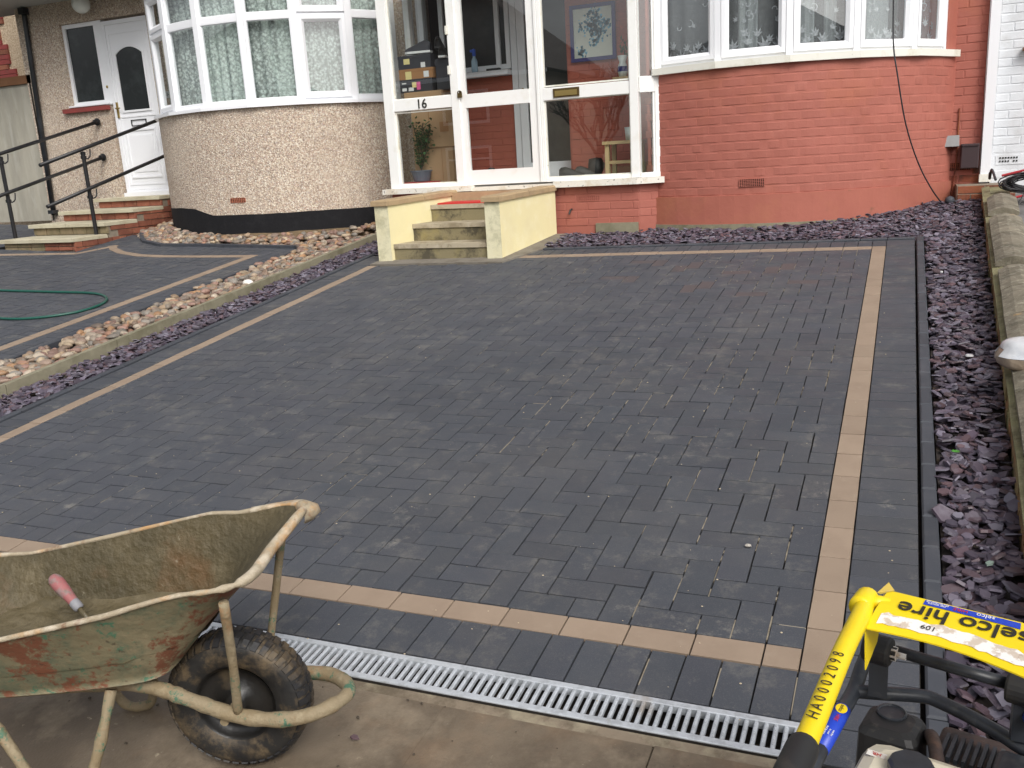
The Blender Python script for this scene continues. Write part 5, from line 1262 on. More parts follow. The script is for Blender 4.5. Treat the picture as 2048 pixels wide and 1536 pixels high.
def rail(name, x, ya, za, yb, zb, yp, zlow, low, label):
    e = empty(name, (x, yp, zlow), label, 'handrail', 'handrails of the neighbouring steps')
    A, B = Vector((x, ya, za)), Vector((x, yb, zb))
    for dz in (0, low):
        D = Vector((0, 0, -dz)); q = MB(); q.tube([A + D, B + D], .022, 12); t_ = q.build('rail', black_m, e, smooth=True)
        q = MB(); q.lathe([(0, 0), (.05, 0), (.05, .012), (.03, .015), (.028, .06), (0, .06)], A + D, (0, -1, 0), 16); q.build('wall_flange', black_m, t_)
    zt = za + (zb - za) * (yp - ya) / (yb - ya)
    q = MB(); q.tube([(x - .03, yp, zlow), (x - .03, yp, zt - .06)], .024, 12); q.lathe([(.024, 0), (.03, 0), (.03, .035), (0, .045)], (x - .03, yp, zt - .075), (0, 0, 1), 12); q.build('post', black_m, e, smooth=False)
    for dz in (0, low):
        q = MB(); zz = zt - dz - .06; q.tube(smooth_path([(x - .03, yp, zz - .045), (x, yp + .02, zz - .06), (x, yp + .07, zz - .03), (x, yp + .085, zz + .05)], 4), .008, 6); q.lathe([(.0245, 0), (.034, 0), (.034, .035), (.0245, .035)], (x - .03, yp, zz - .06), (0, 0, 1), 12); q.build('bracket', black_m, e)
    q = MB(); q.lathe([(0, .01), (.06, .01), (.06, 0), (.03, 0)][::-1], (x - .03, yp, zlow), seg=14); q.build('foot', green_conc_m, e)
rail('handrail', -8.85, 7.30, 2.165, 5.28, 1.62, 5.93, .66, .46, 'black double handrail whose rails end at the wall right of the white door')
rail('handrail', -9.98, 7.27, 2.19, 4.9, 1.60, 5.72, .70, .465, 'black double handrail farther left, ending on the wall under the side window')

# hose
q = MB(); hp = [(-9.2, 3.7), (-8.6, 3.76), (-7.9, 3.80), (-7.32, 3.84), (-6.80, 3.87), (-6.52, 3.76), (-6.38, 3.56), (-6.42, 3.30), (-6.69, 3.08), (-7.05, 3.03), (-7.6, 3.1), (-8.4, 3.2)]
q.tube(smooth_path([(x, y, gz14(x, y) + .013) for x, y in hp], 8), .0115, 8); tag(q.build('garden_hose', hose_m, smooth=True), 'green garden hose looped on the neighbouring dark drive', 'hose')

# ------------------------------------------------------------------ boundary wall on the right
bwl = empty('boundary_wall', (.6, 3, gz(.6, 3)), 'low mossy brick garden wall with ridged concrete copings along the right edge', 'garden wall')
wx = lambda y: .475 + .04 * y
q = MB(); N = 24; P = [(wx(y) + .012, y) for y in (-.6, 7.0)]; q.prism([P[0], (P[0][0] + .19, P[0][1]), (P[1][0] + .19, P[1][1]), P[1]], -.3, .118, fz=gz); q.build('core', yellowmortar_m, bwl)
bm1 = None
for r_ in range(2):
    y = -.6 + (.11 if r_ % 2 else 0)
    while y < 6.9:
        q = MB(); z0 = r_ * .068 - .035; jx = R.gauss(0, .003)
        q.prism([(wx(y) + jx, y), (wx(y) + .03, y), (wx(y + .21) + .03, y + .212), (wx(y + .21) + jx, y + .212)], z0, z0 + .064, fz=gz); q.build('brick', wall_brick_m, bwl); y += .225
q = MB(); ys = [(-.6 + .3 * i) for i in range(26)]; vs = []
for y in ys:
    j1 = .006 * noise.noise(Vector((y * 3, 0, 0)))
    vs += [(wx(y) - .006 + j1, y, gz(wx(y), y) + .095), (wx(y) - .010 + j1, y, gz(wx(y), y) + .128), (wx(y) + .05, y, gz(wx(y), y) + .142)]
q.add(vs, [(i * 3 + k, i * 3 + k + 1, (i + 1) * 3 + k + 1, (i + 1) * 3 + k) for i in range(len(ys) - 1) for k in range(2)]); q.build('mortar_bed', yellowmortar_m, bwl)
for (ya, yb, sh, tl) in ((-.55, .0, 0, 0), (.01, .57, 0, .01), (.58, 1.14, .005, 0), (1.15, 1.70, 0, 0), (1.71, 2.24, .0, 0), (2.25, 2.75, 0, 0), (2.76, 3.27, .0, .01), (3.28, 3.74, .004, 0), (3.93, 4.64, -.004, 0), (4.65, 5.30, -.004, 0), (5.52, 6.15, -.004, .01)):
    q = MB(); pr_ = [(.012, 0), (.010, .03), (.06, .056), (.115, .066), (.17, .056), (.222, .03), (.220, 0)]; nn = len(pr_); vs = []
    ny = 5
    for i in range(ny + 1):
        y = ya + (yb - ya) * i / ny; e = .004 if i in (0, ny) else 0
        for k, (px_, pz_) in enumerate(pr_):
            jt = .002 * noise.noise(Vector((px_ * 30, y * 9, ya)))
            vs.append((wx(y) + px_ * (1 - e) + sh + tl * (y - ya), y, gz(wx(y), y) + .143 + max(0, pz_ - e) + jt))
    q.add(vs, [(i * nn + k, i * nn + (k + 1) % nn, (i + 1) * nn + (k + 1) % nn, (i + 1) * nn + k) for i in range(ny) for k in range(nn)] + [tuple(range(nn))[::-1], tuple(ny * nn + k for k in range(nn))])
    q.build('coping_stone', wallcope_m, bwl)
# neighbour's slabs to the right of the wall
ns = empty('paved_yard', (1.4, 3, .4), kind='structure')
for i in range(4):
    for j in range(13):
        xa = .94 + i * .46 + .02 * j * .04; ya = -.6 + j * .61; q = MB(); q.prism([(xa, ya), (xa + .45, ya), (xa + .45, ya + .6), (xa, ya + .6)], -.06, .02 + R.gauss(0, .003), fz=gz); q.build('paving_slab', slab_m, ns)

# cable reel
cr = empty('cable_reel', (1.12, 6.6, .8), 'black cable coil on a red reel by the white house at the right edge', 'cable reel')
q = MB(); c0 = Vector((1.20, 6.60, .94))
for k in range(26):
    rr_ = .17 + R.uniform(-.035, .03); off = Vector((R.uniform(-.02, .02), R.uniform(-.09, .09), R.uniform(-.02, .02)))
    q.tube([c0 + off + Vector((rr_ * 1.75 * math.cos(a), .03 * math.sin(3 * a + k), rr_ * .42 * math.sin(a))) for a in [i * 2 * PI / 20 for i in range(20)]], .006, 5, closed=True)
q.build('cable', cable_m, cr, smooth=True)
for zz in (.80, 1.01):
    q = MB(); q.tube([(.86, 6.50, zz), (1.05, 6.48, zz + .045), (1.4, 6.46, zz + .10)], .010, 8); q.build('reel_bar', reelred_m, cr)
q = MB(); q.tube([(1.02, 6.25, .90), (.93, 6.15, .70)], .006, 6); q.tube([(1.02, 6.25, .9), (1.10, 6.05, .68)], .006, 6); q.build('stand', black_m, cr)
q = MB(); q.tube(smooth_path([(.80, 6.9, 1.02), (.79, 6.75, .98), (.79, 6.6, 1.06), (.80, 6.3, .99)], 5), .011, 8); tag(q.build('black_hose', cable_m, smooth=True), 'short black pipe curving over the end of the boundary wall', 'pipe')

# sand bag on the wall
sbag = empty('sand_bag', (.75, 2.05, gz(.7, 2.05) + .21), 'milky plastic bag half full of sand resting on the right boundary wall', 'bag')
q = MB(); vs = []; seg = 28; rings = 12; bc = Vector((.762, 2.02, gz(.7, 2.02) + .222))
for i in range(rings + 1):
    t = i / rings; ph_ = t * PI
    for k in range(seg):
        a = 2 * PI * k / seg; ss = (abs(math.sin(ph_)) ** .5)
        sg_ = lambda v, e: math.copysign(abs(v) ** e, v)
        p = Vector((.245 * sg_(math.cos(a), .55) * ss, .115 * sg_(math.sin(a), .6) * ss, -.072 * sg_(math.cos(ph_), .7)))
        p *= 1 + .16 * noise.noise(Vector((p.x * 9, p.y * 9, p.z * 6 + 2))) + .05 * noise.noise(Vector((p.x * 30, p.y * 30, p.z * 30)))
        if p.z < 0 and p.x < -.1: p.x -= .02; p.y -= .01
        vs.append(bc + p)
fs = [(i * seg + k, i * seg + (k + 1) % seg, (i + 1) * seg + (k + 1) % seg, (i + 1) * seg + k) for i in range(rings) for k in range(seg)]
lim = lambda f: sum(vs[a].z for a in f) / 4 > bc.z + .012 + .035 * noise.noise(vs[f[0]] * 9)
q.add(vs, [f for f in fs if not lim(f)]); q.build('sand_filled_part', sandbag_m, sbag, smooth=True)
q = MB(); q.add([v + Vector((0, 0, .002)) for v in vs], [f for f in fs if lim(f)]); q.build('empty_top', plastic_m, sbag, smooth=True)


# small plant and stray stones
wd = MB(); rr = random.Random(5); c0 = Vector((.335, 1.42, gz(.335, 1.42) + .03))
for k in range(9):
    a = k * .7; L = rr.uniform(.012, .02); dd = Vector((math.cos(a), math.sin(a), .3)); sd_ = Vector((-math.sin(a), math.cos(a), 0)) * L * .35
    wd.add([c0, c0 + dd * L * .5 + sd_, c0 + dd * L, c0 + dd * L * .5 - sd_], [(0, 1, 2, 3)])
tag(wd.build('weed', weed_m), 'tiny bright green weed in the slate near the right kerb', 'plant')
q = MB(); p0 = MG @ Vector((-.33, .62, .006)); q.add([p0 + Vector((p.x * .011, p.y * .008, p.z * .005)) * (1 + .5 * noise.noise(p * 3)) for p in IV], IF); tag(q.build('stone_chip', M('pale_stone', (.4, .37, .33), rough=.8)), 'small pale stone lying on the charcoal blocks near the right band', 'stone')
q = MB(); v, f = chip_geo(random.Random(8), .7); m = Matrix.Translation((-1.17, -.56, gz(-1.17, -.56) + .008)); q.add([m @ Vector(p) for p in v], f); tag(q.build('slate_flake', slate_m), 'small purple slate flake on the pavement right of the barrow wheel', 'stone')
cr_ = MB(); rr = random.Random(21)
for _ in range(230):
    x, y = rr.uniform(-2.6, .3), rr.uniform(-1.3, -.35); s_ = rr.choice((.0015, .002, .003, .0045)) * rr.uniform(.6, 1.2); c0 = Vector((x, y, gz(x, y) - .002)); r3 = Matrix.Rotation(rr.random() * 6, 3, 'Z')
    cr_.add([c0 + r3 @ Vector((p.x * s_ * 1.3, p.y * s_, p.z * s_ * .7)) for p in IV[:12]], IF0 if False else [(0, 11, 5), (0, 5, 1), (0, 1, 7), (0, 7, 10), (0, 10, 11), (1, 5, 9), (5, 11, 4), (11, 10, 2), (10, 7, 6), (7, 1, 8), (3, 9, 4), (3, 4, 2), (3, 2, 6), (3, 6, 8), (3, 8, 9), (4, 9, 5), (2, 4, 11), (6, 2, 10), (8, 6, 7), (9, 8, 1)])
tag(cr_.build('grit', M('brown_grit', (.07, .055, .04), rough=.9)), 'dark grit and crumbs scattered over the brown pavement', 'grit', kind='stuff')
cr_ = MB()
for _ in range(500):
    x, y = rr.uniform(-4.3, .2), rr.uniform(-.3, 5.1); s_ = rr.choice((.0015, .002, .003)) * rr.uniform(.6, 1.2); c0 = MG @ Vector((x, y, .001))
    cr_.add([c0 + Vector((p.x * s_ * 1.3, p.y * s_, p.z * s_ * .6)) for p in IV[:12]], [(0, 11, 5), (0, 5, 1), (0, 1, 7), (0, 7, 10), (0, 10, 11), (1, 5, 9), (5, 11, 4), (11, 10, 2), (10, 7, 6), (7, 1, 8), (3, 9, 4), (3, 4, 2), (3, 2, 6), (3, 6, 8), (3, 8, 9), (4, 9, 5), (2, 4, 11), (6, 2, 10), (8, 6, 7), (9, 8, 1)])
tag(cr_.build('sand_grains', M('pale_sand', (.5, .42, .3), rough=.9)), 'pale sand grains scattered on the dark block paving', 'sand', kind='stuff')

# ------------------------------------------------------------------ wheelbarrow
AW = rad(18.8); WO = Vector((-1.416, -.688, gz(-1.416, -.688) - .004))
MWB = Matrix.Translation(WO) @ Matrix.Rotation(AW, 4, 'Z')          # local: x forward, y left, z up
wb = empty('wheelbarrow', tuple(WO), 'rusty green wheelbarrow caked with cement at lower left, front wheel beside the drain', 'wheelbarrow')
T3 = lambda p: MWB @ Vector(p)
# wheel
wh = empty('wheel', tuple(T3((0, 0, .185))), parent=wb)
axl = (MWB.to_3x3() @ Vector((0, 1, 0))); wc = T3((0, 0, .185))
prof = [(.100, -.032), (.108, -.042), (.130, -.050), (.155, -.049), (.170, -.043), (.1785, -.030), (.181, 0), (.1785, .030), (.170, .043), (.155, .049), (.130, .050), (.108, .042), (.100, .032)]
q = MB(); q.lathe(prof, wc, axl, 56); q.build('tyre', tyreside_m, wh, smooth=True)
q = MB()
for k in range(44):
    for sgn in (-1, 1):
        a = 2 * PI * (k + (.5 if sgn > 0 else 0)) / 44; rot = MWB.to_3x3() @ Matrix.Rotation(a, 3, 'Y')
        m = rot.to_4x4(); m.translation = wc
        # lug: wraps from centre to shoulder
        y0, y1, y2 = .004 * sgn, .030 * sgn, .045 * sgn; w0 = .0088
        pts_ = [(-w0, y0, .180), (w0, y0, .180), (-w0 - .002, y1, .178), (w0 - .002, y1, .178), (-w0 - .004, y2, .166), (w0 - .004, y2, .166)]
        top = [(-w0 * .9, y0, .1855), (w0 * .9, y0, .1855), (-w0 * .9 - .002, y1, .1838), (w0 * .9 - .002, y1, .1838), (-w0 * .85 - .004, y2 * 1.06, .169), (w0 * .85 - .004, y2 * 1.06, .169)]
        vs = [m @ Vector(p) for p in pts_ + top]
        fs = [(6, 7, 9, 8), (8, 9, 11, 10), (0, 6, 8, 2), (2, 8, 10, 4), (1, 3, 9, 7), (3, 5, 11, 9), (0, 1, 7, 6), (4, 10, 11, 5)]
        q.add(vs, fs)
q.build('tread', tyre_m, wh)
q = MB(); q.lathe([(.104, -.040), (.098, -.034), (.094, -.020), (.06, -.012), (.05, -.024), (.028, -.028), (.026, -.045), (0, -.045)], wc, axl, 32); q.lathe([(0, .045), (.026, .045), (.028, .028), (.05, .024), (.06, .012), (.094, .020), (.098, .034), (.104, .040)], wc, axl, 32); q.build('wheel_rim', rimwheel_m, wh, smooth=True)
q = MB(); q.tube([T3((0, -.115, .185)), T3((0, .115, .185))], .011, 10); q.build('axle', tube_m, wh)
crust = lambda p: 1 + .16 * noise.noise(p * 30) + .10 * noise.noise(p * 85)
def wtube(name, pts_, r, n=7, mat=tube_m, par=None, seg=12):
    q = MB(); q.tube([T3(p) for p in smooth_path(pts_, n)], r, seg, fr=crust); return q.build(name, mat, par or wb, smooth=True)
# main frame tube: handles -> under tray -> past the wheel -> loop in front
lft = [(-1.15, .27, .37), (-.95, .17, .28), (-.70, .085, .252), (-.45, .072, .262), (-.25, .082, .275), (-.15, .104, .270), (-.08, .112, .247), (.03, .108, .200), (.13, .106, .185), (.21, .09, .187), (.265, .045, .190)]
rgt = [(x, -y, z) for x, y, z in lft]
wtube('frame', lft + [(.283, 0, .190)] + rgt[::-1], .0185, 6)
# struts from the frame by the axle up to the front rim
wtube('strut', [(.035, -.108, .20), (.06, -.15, .36), (.085, -.205, .555)], .0115, 4)
wtube('strut', [(.035, .108, .20), (.06, .15, .36), (.095, .185, .56)], .0115, 4)
# legs (each a bent tube)
for sg in (-1, 1):
    fw_ = .045 if sg < 0 else .005
    lg = MB(); lg.tube([T3(p) for p in smooth_path([(-.30 + fw_ * .7, sg * .125, .285), (-.335 + fw_, sg * .185, .16), (-.365 + fw_ * .6, sg * .212, .04), (-.40 + fw_ * .6, sg * .218, .012), (-.45 + fw_, sg * .218, .016), (-.49 + fw_ * 1.1, sg * .216, .07), (-.58 + fw_ * 1.1, sg * .19, .22), (-.66 + fw_ * 1.1, sg * .15, .27)], 6)], .0135, 12, fr=crust); lg.build('leg', tube_m, wb, smooth=True)
# tray
NT = 72
def outline(cf, cb, wf, wb_, e=3.2):
    out = []
    for k in range(NT):
        a = 2 * PI * k / NT; c_, s_ = math.cos(a), math.sin(a)
        u = math.copysign(abs(c_) ** (2 / e), c_); v = math.copysign(abs(s_) ** (2 / e), s_)
        x = (cf + cb) / 2 + (cf - cb) / 2 * u; t = (u + 1) / 2; w_ = wb_ + (wf - wb_) * t
        out.append((x, v * w_))
    return out
levels = [(0, outline(-.125, -.66, .140, .17, 5), .318), (.35, outline(-.045, -.76, .170, .21, 5), .41), (.7, outline(.05, -.87, .195, .245, 4.5), .505), (1, outline(.130, -.98, .222, .285, 6), .585)]
def tray_pt(k, t):
    for i in range(3):
        if t <= levels[i + 1][0] or i == 2:
            f = (t - levels[i][0]) / (levels[i + 1][0] - levels[i][0]); (x0, y0), (x1, y1) = levels[i][1][k], levels[i + 1][1][k]
            x, y, z = x0 + (x1 - x0) * f, y0 + (y1 - y0) * f, levels[i][2] + (levels[i + 1][2] - levels[i][2]) * f; break
    z += (t * .15 + (1 - t) * .05) * x if x < 0 else 0
    if y > 0: z += t * .022 * math.exp(-((x + .12) / .14) ** 2)
    if y < 0: z -= t * .03 * math.exp(-((x + .45) / .25) ** 2)
    fx = max(0, min(1, (x + .05) / .14)); fx = fx * fx * (3 - 2 * fx); fy = max(0, min(1, y / .12))
    z += t * .045 * fx * fy
    if t > .6: x += .05 * (t - .6) / .4 * fy * fx
    d_ = noise.noise(Vector((x * 5, y * 5, z * 3))) * .014 * (.3 + t)
    return Vector((x, y * (1 + d_), z + d_ * .8))
q = MB(); lv_ = [i / 8 for i in range(9)]; vo = []; 
for t in lv_:
    for k in range(NT): vo.append(T3(tray_pt(k, t)))
fs = [(i * NT + k, (i + 1) * NT + k, (i + 1) * NT + (k + 1) % NT, i * NT + (k + 1) % NT) for i in range(8) for k in range(NT)]
q.add(vo, [f[::-1] for f in fs] + [tuple(range(NT))]); 
tray = q.build('tray', tray_out, wb, smooth=True)
q = MB(); vi = []; cen = Vector((-.42, 0, 0))
for t in lv_:
    for k in range(NT):
        p = tray_pt(k, t); c_ = Vector((-.42, 0, p.z)); n_ = (c_ - p).normalized(); th = .010 + .012 * max(0, noise.noise(p * 9)) * (1 - t * .7)
        if t == 0: p = p + Vector((0, 0, .012))
        vi.append(T3(p + n_ * th))
ctr = len(vi); q.add(vi, fs + [tuple(range(NT))[::-1]]); q.build('mortar_crust', tray_in, tray, smooth=True)
# rolled, battered rim
path = [T3(tray_pt(k, 1.0) + Vector((0, 0, .002))) for k in range(NT)]
rad_ = [.0060 + .0065 * max(0, noise.noise(Vector((k * .35, 2, 0)))) + (.007 if (k < 6 or k > 66) else 0) for k in range(NT)]
q = MB(); q.tube(path, rad_, 10, closed=True, fr=lambda p: 1 + .25 * noise.noise(p * 30)); q.build('rim', rim_m, tray, smooth=True)
# folded lip at the far front corner
kk = [k for k in range(NT) if 2 <= k <= 13]
q = MB(); vs = []
for k in kk:
    p = tray_pt(k, 1.0); o = (p - Vector((-.42, 0, p.z))).normalized(); w_ = .046 * math.sin((k - 2) / 11 * PI) ** .6 + .004
    for (a_, dz) in ((0, .006), (.5, .012), (1, .0), (1.12, -.018), (.7, -.034), (.2, -.03)): vs.append(T3(p + o * w_ * a_ + Vector((0, 0, dz))))
q.add(vs, [(i * 6 + k, (i + 1) * 6 + k, (i + 1) * 6 + k + 1, i * 6 + k + 1) for i in range(len(kk) - 1) for k in range(5)]); q.build('folded_lip', rim_m, tray, smooth=True)
# mortar in the bottom
q = MB(); vs = []; NR = 22
for i in range(NR + 1):
    r_ = i / NR
    for k in range(NT):
        p = tray_pt(k, .40); cx_ = -.36; x = cx_ + (p.x - cx_) * r_; y = p.y * r_
        h0 = .368 + .06 * (x + .36)
        z = h0 + (p.z - h0) * max(0, (r_ - .72) / .28) ** 1.6 * .9 + .016 * noise.noise(Vector((x * 8, y * 8, 0))) + .009 * noise.noise(Vector((x * 30, y * 30, 1))) + .005 * noise.noise(Vector((x * 70, y * 70, 1)))
        vs.append(T3((x, y, z)))
q.add(vs, [(i * NT + k, (i + 1) * NT + k, (i + 1) * NT + (k + 1) % NT, i * NT + (k + 1) % NT) for i in range(NR) for k in range(NT)])
tag(q.build('mortar', wetmortar_m, smooth=True), 'wet brown mortar lying in the bottom of the wheelbarrow tray', 'mortar', kind='stuff')
# trowel
tr = empty('trowel', tuple(T3((-.5, -.02, .45))), 'trowel with worn pink handle standing in the wheelbarrow mortar', 'trowel')
TA = T3((-.505, .085, .490)); TB = T3((-.40, .025, .415)); dv_ = (TB - TA); ln = dv_.length; dv_.normalize()
q = MB(); q.lathe([(0, 0), (.012, .002), (.017, .012), (.0185, .03), (.017, .055), (.0135, .085), (.0125, .105)], TA, dv_, 18); q.build('handle', trowelred_m, tr, smooth=True)
q = MB(); q.lathe([(.0128, .100), (.0135, .106), (.013, .124), (.008, .128)], TA, dv_, 16); q.lathe([(0, .0015), (.0085, .004)], TA + Vector((0, 0, .0)), dv_, 12); q.build('ferrule', trowelgrey_m, tr, smooth=True)
q = MB(); q.tube([TA + dv_ * .12, TA + dv_ * .165, T3((-.375, .01, .372))], .0065, 8, fr=crust); q.build('tang', wetmortar_m, tr, smooth=True)
q = MB(); p0 = T3((-.375, .01, .366)); q.add([p0, p0 + MWB.to_3x3() @ Vector((.05, -.05, -.006)), p0 + MWB.to_3x3() @ Vector((.17, -.01, -.012)), p0 + MWB.to_3x3() @ Vector((.05, .05, -.006))], [(0, 1, 2, 3)]); q.build('blade', galv_m, tr)

# ------------------------------------------------------------------ plate compactor (lower right)
pc = empty('plate_compactor', (.15, -.9, gz(.15, -.9)), 'yellow and black petrol plate compactor at the lower right corner', 'plate compactor')
q = MB(); q.tube(smooth_path([(.076, -.775, .618), (.073, -.81, .62), (.064, -.865, .62), (.054, -.925, .62), (.043, -1.005, .621), (.017, -1.205, .622), (-.03, -1.55, .64)], 5), .0158, 16); hd = q.build('handle_tube', yel_m, pc, smooth=True)
q = MB(); q.lathe([(.0, -.024), (.0185, -.024), (.0195, -.018), (.0195, .020), (.017, .026)], (.074, -.772, .620), (.25, .97, 0), 16); q.tube([(.074, -.765, .62), (.115, -.765, .618)], .0125, 12); q.build('handle_socket', yel_m, hd, smooth=True)
dgr = Vector((-.026 - .017 * 0 - .043, -.545, 0)).normalized()
g0 = Vector((.0165, -1.205, .622))
q = MB(); q.lathe([(.0165, 0), (.0205, .001), (.0215, .01), (.0215, .30)], g0, (-.047, -.345, .018), 18); q.build('grip', black_rubber, hd, smooth=True)
# plate: bent yellow sheet
A_, B_ = Vector((.112, -.735, .630)), Vector((.345, -.803, .630)); C_, D_ = Vector((.079, -.847, .612)), Vector((.33, -.948, .612))
q = MB(); nx, ny = 12, 5; vs = []
for k in range(2):
    for i in range(nx + 1):
        for j in range(ny + 1):
            u, v = i / nx, j / ny; p = A_.lerp(B_, u).lerp(C_.lerp(D_, u) + Vector((.0, .022 * math.sin(u * PI), 0)), v); p.z += .004 * math.sin(v * PI) - .0025 * k; vs.append(p)
n1 = (nx + 1) * (ny + 1); ff = [(i * (ny + 1) + j, (i + 1) * (ny + 1) + j, (i + 1) * (ny + 1) + j + 1, i * (ny + 1) + j + 1) for i in range(nx) for j in range(ny)]
fs = [f[::-1] for f in ff] + [tuple(n1 + a for a in f) for f in ff]
bd = [i * (ny + 1) for i in range(nx + 1)] + [nx * (ny + 1) + j for j in range(1, ny + 1)] + [i * (ny + 1) + ny for i in range(nx - 1, -1, -1)] + [j for j in range(ny - 1, 0, -1)]
fs += [(bd[i], bd[(i + 1) % len(bd)], n1 + bd[(i + 1) % len(bd)], n1 + bd[i]) for i in range(len(bd))]
q.add(vs, fs); plate = q.build('name_plate', yel_m, pc, smooth=False)
q = MB(); q.add([(.080, -.842, .611), (.083, -.838, .53), (.098, -.775, .55), (.108, -.742, .627), (.078, -.842, .611), (.081, -.838, .53), (.096, -.775, .55), (.106, -.742, .627)], [(0, 1, 2, 3), (4, 7, 6, 5), (0, 4, 5, 1), (1, 5, 6, 2)]); q.build('side_flange', yel_m, plate)
q = MB(); q.add([(.094, -.748, .629), (.112, -.735, .645), (.122, -.738, .632), (.10, -.752, .629)], [(0, 1, 2, 3)]); q.build('torn_corner', M('dirty_yellow', (.45, .33, .05), [((.3, .25, .15), 40, .5, .6, .7)], rough=.6), plate)
ex = (B_ - A_).normalized(); ey0 = (C_ - A_); ey = (ey0 - ex * ey0.dot(ex)).normalized(); ez = ex.cross(-ey).normalized()
def on_plate(me, u, v, lift, name, par, flip=True):
    # u metres along the far edge, v metres down from it
    p = A_ + ex * u + ey * v + Vector((0, 0, lift)); slope = (C_ - A_).normalized()
    X_ = -ex if flip else ex; Y_ = slope - ex * slope.dot(ex); Y_.normalize(); Y_ = Y_ if flip else -Y_; Z_ = X_.cross(Y_)
    m = Matrix((X_, Y_, Z_)).transposed().to_4x4(); m.translation = p + Vector((0, 0, 0)); return link(name, me, par, m)
def zoff(v): return .0022 + .004 * math.sin(min(1, v / .11) * PI)
q = MB()
def plate_patch(u0, u1, v0, v1, mat, name, lift=.0012, ragged=0, seed=0):
    q = MB(); n = 24; rr_ = random.Random(seed); vs = []; w0 = (C_ - A_).length
    for i in range(n + 1):
        u = u0 + (u1 - u0) * i / n; a = v0 + ragged * rr_.uniform(-1, 1); c = v1 + ragged * .5 * rr_.uniform(-1, 1)
        for v in (a, (a + c) / 2, c):
            su = u / (B_ - A_).length; p = A_.lerp(B_, su).lerp(C_.lerp(D_, su) + Vector((0, .022 * math.sin(su * PI), 0)), v / w0); p.z += .004 * math.sin(v / w0 * PI) + lift; vs.append(p)
    q.add(vs, [(i * 3 + k, i * 3 + k + 1, (i + 1) * 3 + k + 1, (i + 1) * 3 + k) for i in range(n) for k in range(2)]); return q.build(name, mat, plate)
plate_patch(.012, .23, .073, .102, peel_m, 'peeled_strip', ragged=.004, seed=2)
plate_patch(.062, .205, .0045, .022, bluestick_m, 'blue_sticker')
def plate_text(body, size, u, v, mat, name, lift=.0018, sq=1.0):
    me = text_mesh(body, size, mat, .0002); w0 = (C_ - A_).length; su = u / (B_ - A_).length
    p = A_.lerp(B_, su).lerp(C_.lerp(D_, su) + Vector((0, .022 * math.sin(su * PI), 0)), v / w0); p.z += .004 * math.sin(v / w0 * PI) + lift
    X_ = -ex; Y_ = (C_ - A_); Y_ = (Y_ - ex * Y_.dot(ex)).normalized(); Z_ = X_.cross(Y_)
    m = Matrix((X_, Y_, Z_)).transposed().to_4x4(); m.translation = p; o = link(name, me, plate, m); return o
plate_text('selco hire', .0505, .148 - .023, .048, ink_m, 'lettering', .0024)
plate_text('selco', .0135, .155, .0135, whiteink_m, 'lettering', .0026)
plate_text('HIRE', .011, .118, .0135, redink_m, 'lettering', .0026)
for vv, tx in ((.008, 'Find the team that'), (.0125, 'can do the job for'), (.017, 'your next hire')): plate_text(tx, .0048, .082, vv, whiteink_m, 'lettering', .0026)
plate_text('109', .016, .085, .088, ink_m, 'lettering', .0028)
# handwritten number on the tube
s_ = 'HA0002098'
p0, p1 = Vector((.0235, -1.155, .622)), Vector((.045, -.985, .621)); dt = (p1 - p0).normalized(); camloc = mw.translation
for i, ch in enumerate(s_):
    p = p0.lerp(p1, i / (len(s_) - 1)); vdir = (camloc - p); vdir -= dt * vdir.dot(dt); vdir.normalize()
    vdir = Vector((0.05, -.25, 1)).normalized(); vdir -= dt * vdir.dot(dt); vdir.normalize()
    X_ = dt; Y_ = vdir.cross(X_); m = Matrix((X_, Y_, vdir)).transposed().to_4x4() @ Matrix.Rotation(R.uniform(-.12, .12), 4, 'Z'); m.translation = p + vdir * .0162
    link('handwriting', text_mesh(ch, .024, ink_m, .0001), hd, m)
# black frame, rollers, cross bar
q = MB(); q.tube(smooth_path([(.086, -.60, .44), (.072, -.65, .42), (.06, -.705, .40), (.038, -.80, .40), (.017, -.90, .40), (.0, -1.0, .40), (-.02, -1.2, .38)], 5), .0135, 12); q.build('frame_tube', blk_steel, pc, smooth=True)
q = MB(); q.tube(smooth_path([(.060, -.70, .40), (.111, -.695, .402), (.175, -.683, .402), (.206, -.689, .40), (.264, -.725, .398), (.318, -.77, .395), (.36, -.83, .39), (.37, -1.1, .38)], 5), .0125, 12); q.build('frame_tube', blk_steel, pc, smooth=True)
q = MB(); q.tube([(.045, -.768, .4005), (.0385, -.80, .4008), (.017, -.895, .4003)], .0146, 16); stk = q.build('blue_sticker', bluestick_m, pc, smooth=True)
def tube_text(body, size, p, X_, mat, name, lift=.0150):
    X_ = Vector(X_).normalized(); vd = Vector((.1, -.55, 1)); vd -= X_ * vd.dot(X_); vd.normalize(); Y_ = vd.cross(X_); m = Matrix((X_, Y_, vd)).transposed().to_4x4(); m.translation = Vector(p) + vd * lift; return link(name, text_mesh(body, size, mat, .0002), stk, m)
q = MB(); tt = Vector((-.22, -1, 0)).normalized(); vd = Vector((.1, -.55, 1)); vd -= tt * vd.dot(tt); vd.normalize(); sx_ = tt.cross(vd)
pc0 = Vector((.0415, -.785, .4006)) + vd * .0149; q.add([pc0 + tt * .014 * math.cos(a) + sx_ * .010 * math.sin(a) for a in [k * PI / 10 for k in range(20)]], [tuple(range(20))]); q.build('yellow_oval', yel_m, stk)
tube_text('selco', .0105, (.0415, -.785, .4006), tt, ink_m, 'lettering', .0154)
tube_text('HIRE', .010, (.0355, -.815, .4006), tt, redink_m, 'lettering', .0152)
